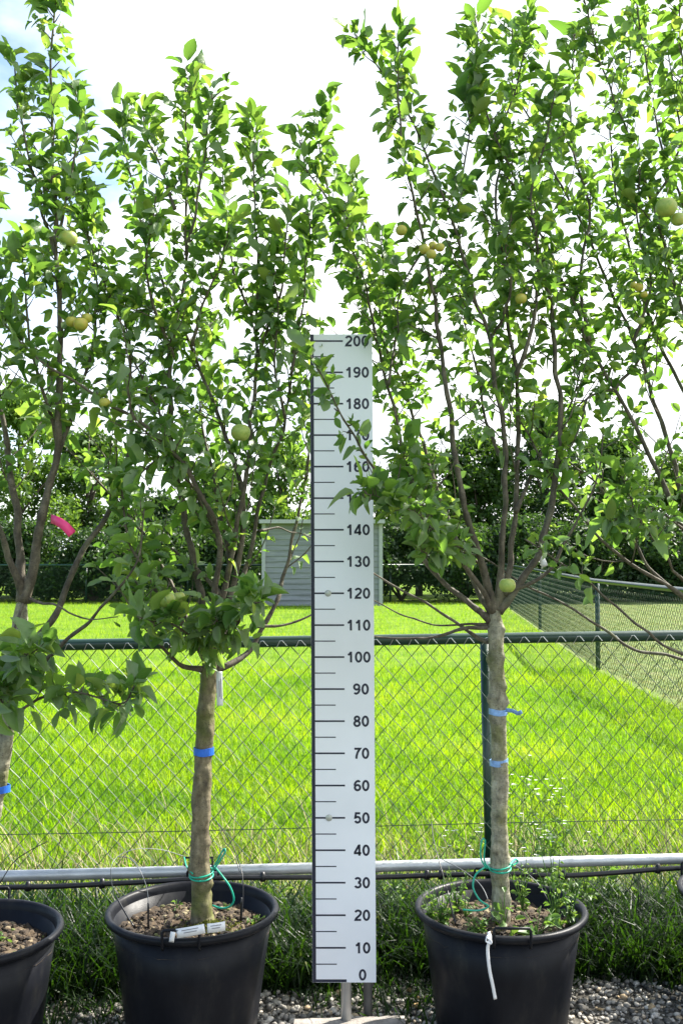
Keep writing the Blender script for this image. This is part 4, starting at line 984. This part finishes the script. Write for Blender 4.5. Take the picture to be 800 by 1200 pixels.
# white labels
c = P(203, 1094, 2.945)
def plate(name, p0, p1, w, label, cat, mat=M['label'], wdir=(0, 0, 1), lines=0, group=None):
    e = empty(name, tuple(p0)); e['_b'] = [float(a) for a in p0]
    p0 = np.array(p0); p1 = np.array(p1); mid = (p0 + p1) / 2 + np.array([0, -.003, 0])
    kid(ribbon([p0, mid, p1], w, None, '', wdir=wdir), 'strip', mat, e, True)
    if lines:
        mbx = MB(); t = norm(p1 - p0); wd = norm(np.array(wdir) - t * np.dot(t, wdir))
        for k in range(lines):
            o1 = mid + wd * w * (.28 - .28 * k) + np.array([0, -.0042, 0]); hl_ = np.linalg.norm(p1 - p0) * (.30 - .07 * (k % 2))
            a = o1 - t * hl_; b2 = o1 + t * hl_; mbx.add([a - wd * .0012, b2 - wd * .0012, b2 + wd * .0012, a + wd * .0012], [[0, 1, 2, 3]])
        kid(mbx, 'printed_lines', M['print'], e)
    tag(e, label, cat, group); return e
gl = 'white labels on the left middle pot'
plate('plant_label', P(207, 1094, 2.925), P(240, 1088, 2.925), .026, 'longer white printed label hanging on the handle of the labelled pot', 'label', lines=2, group=gl)
plate('plant_label', P(243, 1088, 2.93), P(264, 1085, 2.945), .026, 'shorter white printed label at the right of the handle of the labelled pot', 'label', lines=2, group=gl)
plate('label_strip', P(203, 1092, 2.922), P(201, 1104, 2.925), .014, 'curled white strip end left of the labels on the labelled pot', 'label', wdir=(1, 0, 0), group=gl)
plate('plant_label', P(257, 787, 3.17), P(258, 827, 3.165), .019, 'narrow white label hanging from the fork of the mossy trunk', 'label', wdir=(1, 0, 0), lines=2)
plate('plant_label', P(633, 652, 3.25), P(638, 664, 3.25), .02, 'small pale tag caught in the limbs of the tree right of the board', 'label', wdir=(1, 0, .3))
mb = ribbon([P(572, 1092, 2.925), P(574, 1100, 2.92), P(571, 1112, 2.925), P(573, 1135, 2.93), P(577, 1155, 2.94), P(580, 1171, 2.95)], .0095, None, '', wdir=(1, .2, 0))
L = pl([(569, 1098), (575, 1102), (575, 1106), (569, 1103), (571, 1096)], 2.918, .005); mb.tube(L, .0022, 5)
tag(mb.build('cable_tag', M['label'], None, True), 'white plastic strip knotted to the handle of the weedy pot', 'tag')

# ------------------------------------------------------------------ weeds
def weed(name, base, stems, label, cat='weed', sz=.03, seedn=0, flower=None, narrow=1.0, group=None, n_per=6):
    global rs
    rs = np.random.RandomState(500 + seedn)
    e = empty(name, tuple(base)); mb = MB(); LV = Leaves(); fl = MB()
    for (dx, dy, h) in stems:
        L = smooth_line([np.array(base), np.array(base) + [dx * .35, dy * .35, h * .5], np.array(base) + [dx, dy, h]], .02); mb.tube(L, np.linspace(.0022, .0009, len(L)), 5)
        for k in range(n_per):
            i = int((k + .5) / n_per * (len(L) - 1)); a = norm(L[min(i + 1, len(L) - 1)] - L[max(0, i - 1)]); add_leaf(LV, L[i], a, sz * (1.2 - .6 * k / n_per), .15, .5)
        if flower is not None:
            for _ in range(flower):
                p = L[-1] + rs.normal(0, .012, 3); 
                for q in range(6):
                    a = q * math.pi / 3; d = np.array([math.cos(a), math.sin(a) * .5, .3]) * .006
                    s_ = np.array([-math.sin(a), math.cos(a), 0]) * .003
                    fl.add([p, p + d + s_, p + d * 1.25, p + d - s_], [[0, 1, 2, 3]])
    st = kid(mb, 'stems', M['weed'], e, True); LV.build(M['weed'], st, base, 'leaves')
    if flower is not None: kid(fl, 'flowers', M['white_petal'], e)['kind'] = 'stuff'
    tag(e, label, cat, group)
def SB(px, py, D): return np.array([xof(px, D, .348), D, .346])
c2 = np.array([xof(586, 3.215, .35), 3.215, .345]); c1_ = np.array([xof(226, 3.2, .35), 3.2, .345])
gw = 'weeds growing in the pots'
weed('weed', SB(517, 1058, 3.17), [(a, b, h) for a, b, h in zip(np.linspace(-.06, .07, 14), np.tile([-.03, .03, 0], 5), np.tile([.09, .13, .11, .15], 4))], 'feathery green weed inside the left rim of the pot right of the board', sz=.022, seedn=1, group=gw, n_per=7)
weed('weed', SB(628, 1078, 3.08), [(.05, -.02, .06), (-.05, -.03, .05), (.02, .03, .09), (-.03, .02, .08), (.06, .03, .08)], 'low rosette of pale broad leaves at the right front of the weedy pot', sz=.055, seedn=2, group=gw, n_per=3)
weed('weed', SB(650, 1062, 3.2), [(-.05, 0, .25), (0, .02, .2), (.03, -.02, .17), (-.02, .01, .3), (.05, 0, .14), (.01, -.03, .22), (-.06, .01, .18)], 'upright thin leaved weed inside the right rim of the weedy pot', sz=.032, seedn=3, group=gw, n_per=9)
weed('seedling', SB(590, 1072, 3.16), [(.004, 0, .13), (-.012, 0, .10), (.02, -.01, .09)], 'small bright leafy shoot at the foot of the pale trunk', sz=.034, seedn=4, group=gw, n_per=4)
weed('weed', SB(545, 1050, 3.25), [(.0, 0, .09), (-.02, 0, .07), (.02, .01, .08), (.04, 0, .06)], 'wispy weed behind the green tie in the weedy pot', sz=.02, seedn=14, group=gw, n_per=5)
weed('seedling', SB(207, 1048, 3.33), [(0, 0, .035), (.012, 0, .03)], 'tiny seedling at the back of the soil left of the mossy trunk', sz=.018, seedn=5, group=gw, n_per=3)
weed('weed', SB(297, 1068, 3.2), [(0, 0, .03), (.02, .01, .03), (-.02, -.01, .03), (.04, .02, .025)], 'small green weed at the right inside the labelled pot', sz=.018, seedn=6, group=gw, n_per=3)
weed('weed', SB(262, 1053, 3.32), [(0, 0, .03), (.02, 0, .025)], 'small leafy weed behind the hanging green loop', sz=.016, seedn=15, group=gw, n_per=3)
weed('weed', SB(2, 1090, 3.05), [(0, 0, .03), (-.02, 0, .03), (.02, 0, .02)], 'small green weed on the soil of the pot at the left edge', sz=.025, seedn=7, group=gw, n_per=3)
for k, (px, py, d, hh, w) in enumerate([(505, 1052, 3.2, .07, 'feathery weed hard against the left rim of the weedy pot'), (535, 1045, 3.3, .1, 'wispy grass clump at the left back of the weedy pot'),
        (560, 1072, 3.12, .04, 'low weed just left of the pale trunk foot'), (668, 1064, 3.2, .09, 'leaning weed touching the right rim of the weedy pot'), (612, 1050, 3.32, .12, 'grassy weed behind the pale trunk on its right')]):
    weed('weed', SB(px, py, d), [(rnd.uniform(-.04, .04), rnd.uniform(-.03, .03), hh * 1.5 * rnd.uniform(.6, 1.1)) for _ in range(8)], w, sz=.021, seedn=60 + k, group=gw, n_per=6)
r = np.random.RandomState(77); b0 = P(248, 1076, 3.17)
n_m = 420; mm_ = MB(); q_ = r.normal(0, .030, (n_m, 2)) * [1.3, .9]
moss = Leaves()
for k in range(n_m): moss.add(np.array([b0[0] - .012 + q_[k, 0], b0[1] - .01 + q_[k, 1], .352 + .012 * math.exp(-(q_[k] ** 2).sum() / .0012)]), np.array([r.normal(), r.normal(), 1.2]), np.array([r.normal(), r.normal(), .5]), .010)
M['moss'] = leafmat('moss', [(0, (.06, .075, .01)), (1, (.14, .15, .03))], [(0, (.12, .16, .01)), (1, (.2, .22, .03))], .3, .8)
tag(moss.build(M['moss'], None, None, 'moss_cushion'), 'yellow green moss round the foot of the mossy trunk', 'moss', kind='stuff')
gf = 'tall weeds at the foot of the fence'
for i, (px, h, fl) in enumerate([(622, .52, 2), (650, .62, 2), (545, .5, 2), (612, .70, 1), (690, .45, 0), (478, .36, 0), (640, .75, 1), (745, .4, 0), (668, .6, 2), (325, .35, 0)]):
    x = xof(px, 3.8, .3); lb = ['behind the right rim of the weedy pot', 'second right of the pale trunk', 'left of the dark green fence post', 'close to the right of the pale trunk', 'out on its own right of the weedy pot', 'between the board and the weedy pot', 'tallest of its clump right of the pale trunk', 'nearest the right edge', 'third right of the pale trunk', 'just left of the board'][i]
    st = [(rnd.uniform(-.10, .10), rnd.uniform(-.04, .06), h * rnd.uniform(.6, 1)) for _ in range(6)]
    weed('tall_weed', (x, fy(x) - .09 + (.16 if i % 2 else 0), .0), st, 'tall leafy weed ' + lb, sz=.042, seedn=20 + i, flower=fl if fl else None, group=gf, n_per=10)
# a dry brown dock head and grass in the pots
x = xof(470, 3.75, .25); weed('dock_plant', (x, 3.78, 0), [(rnd.uniform(-.06, .06), 0, rnd.uniform(.2, .33)) for _ in range(6)], 'brownish seeding weed just right of the measuring board', sz=.02, seedn=40, n_per=12)
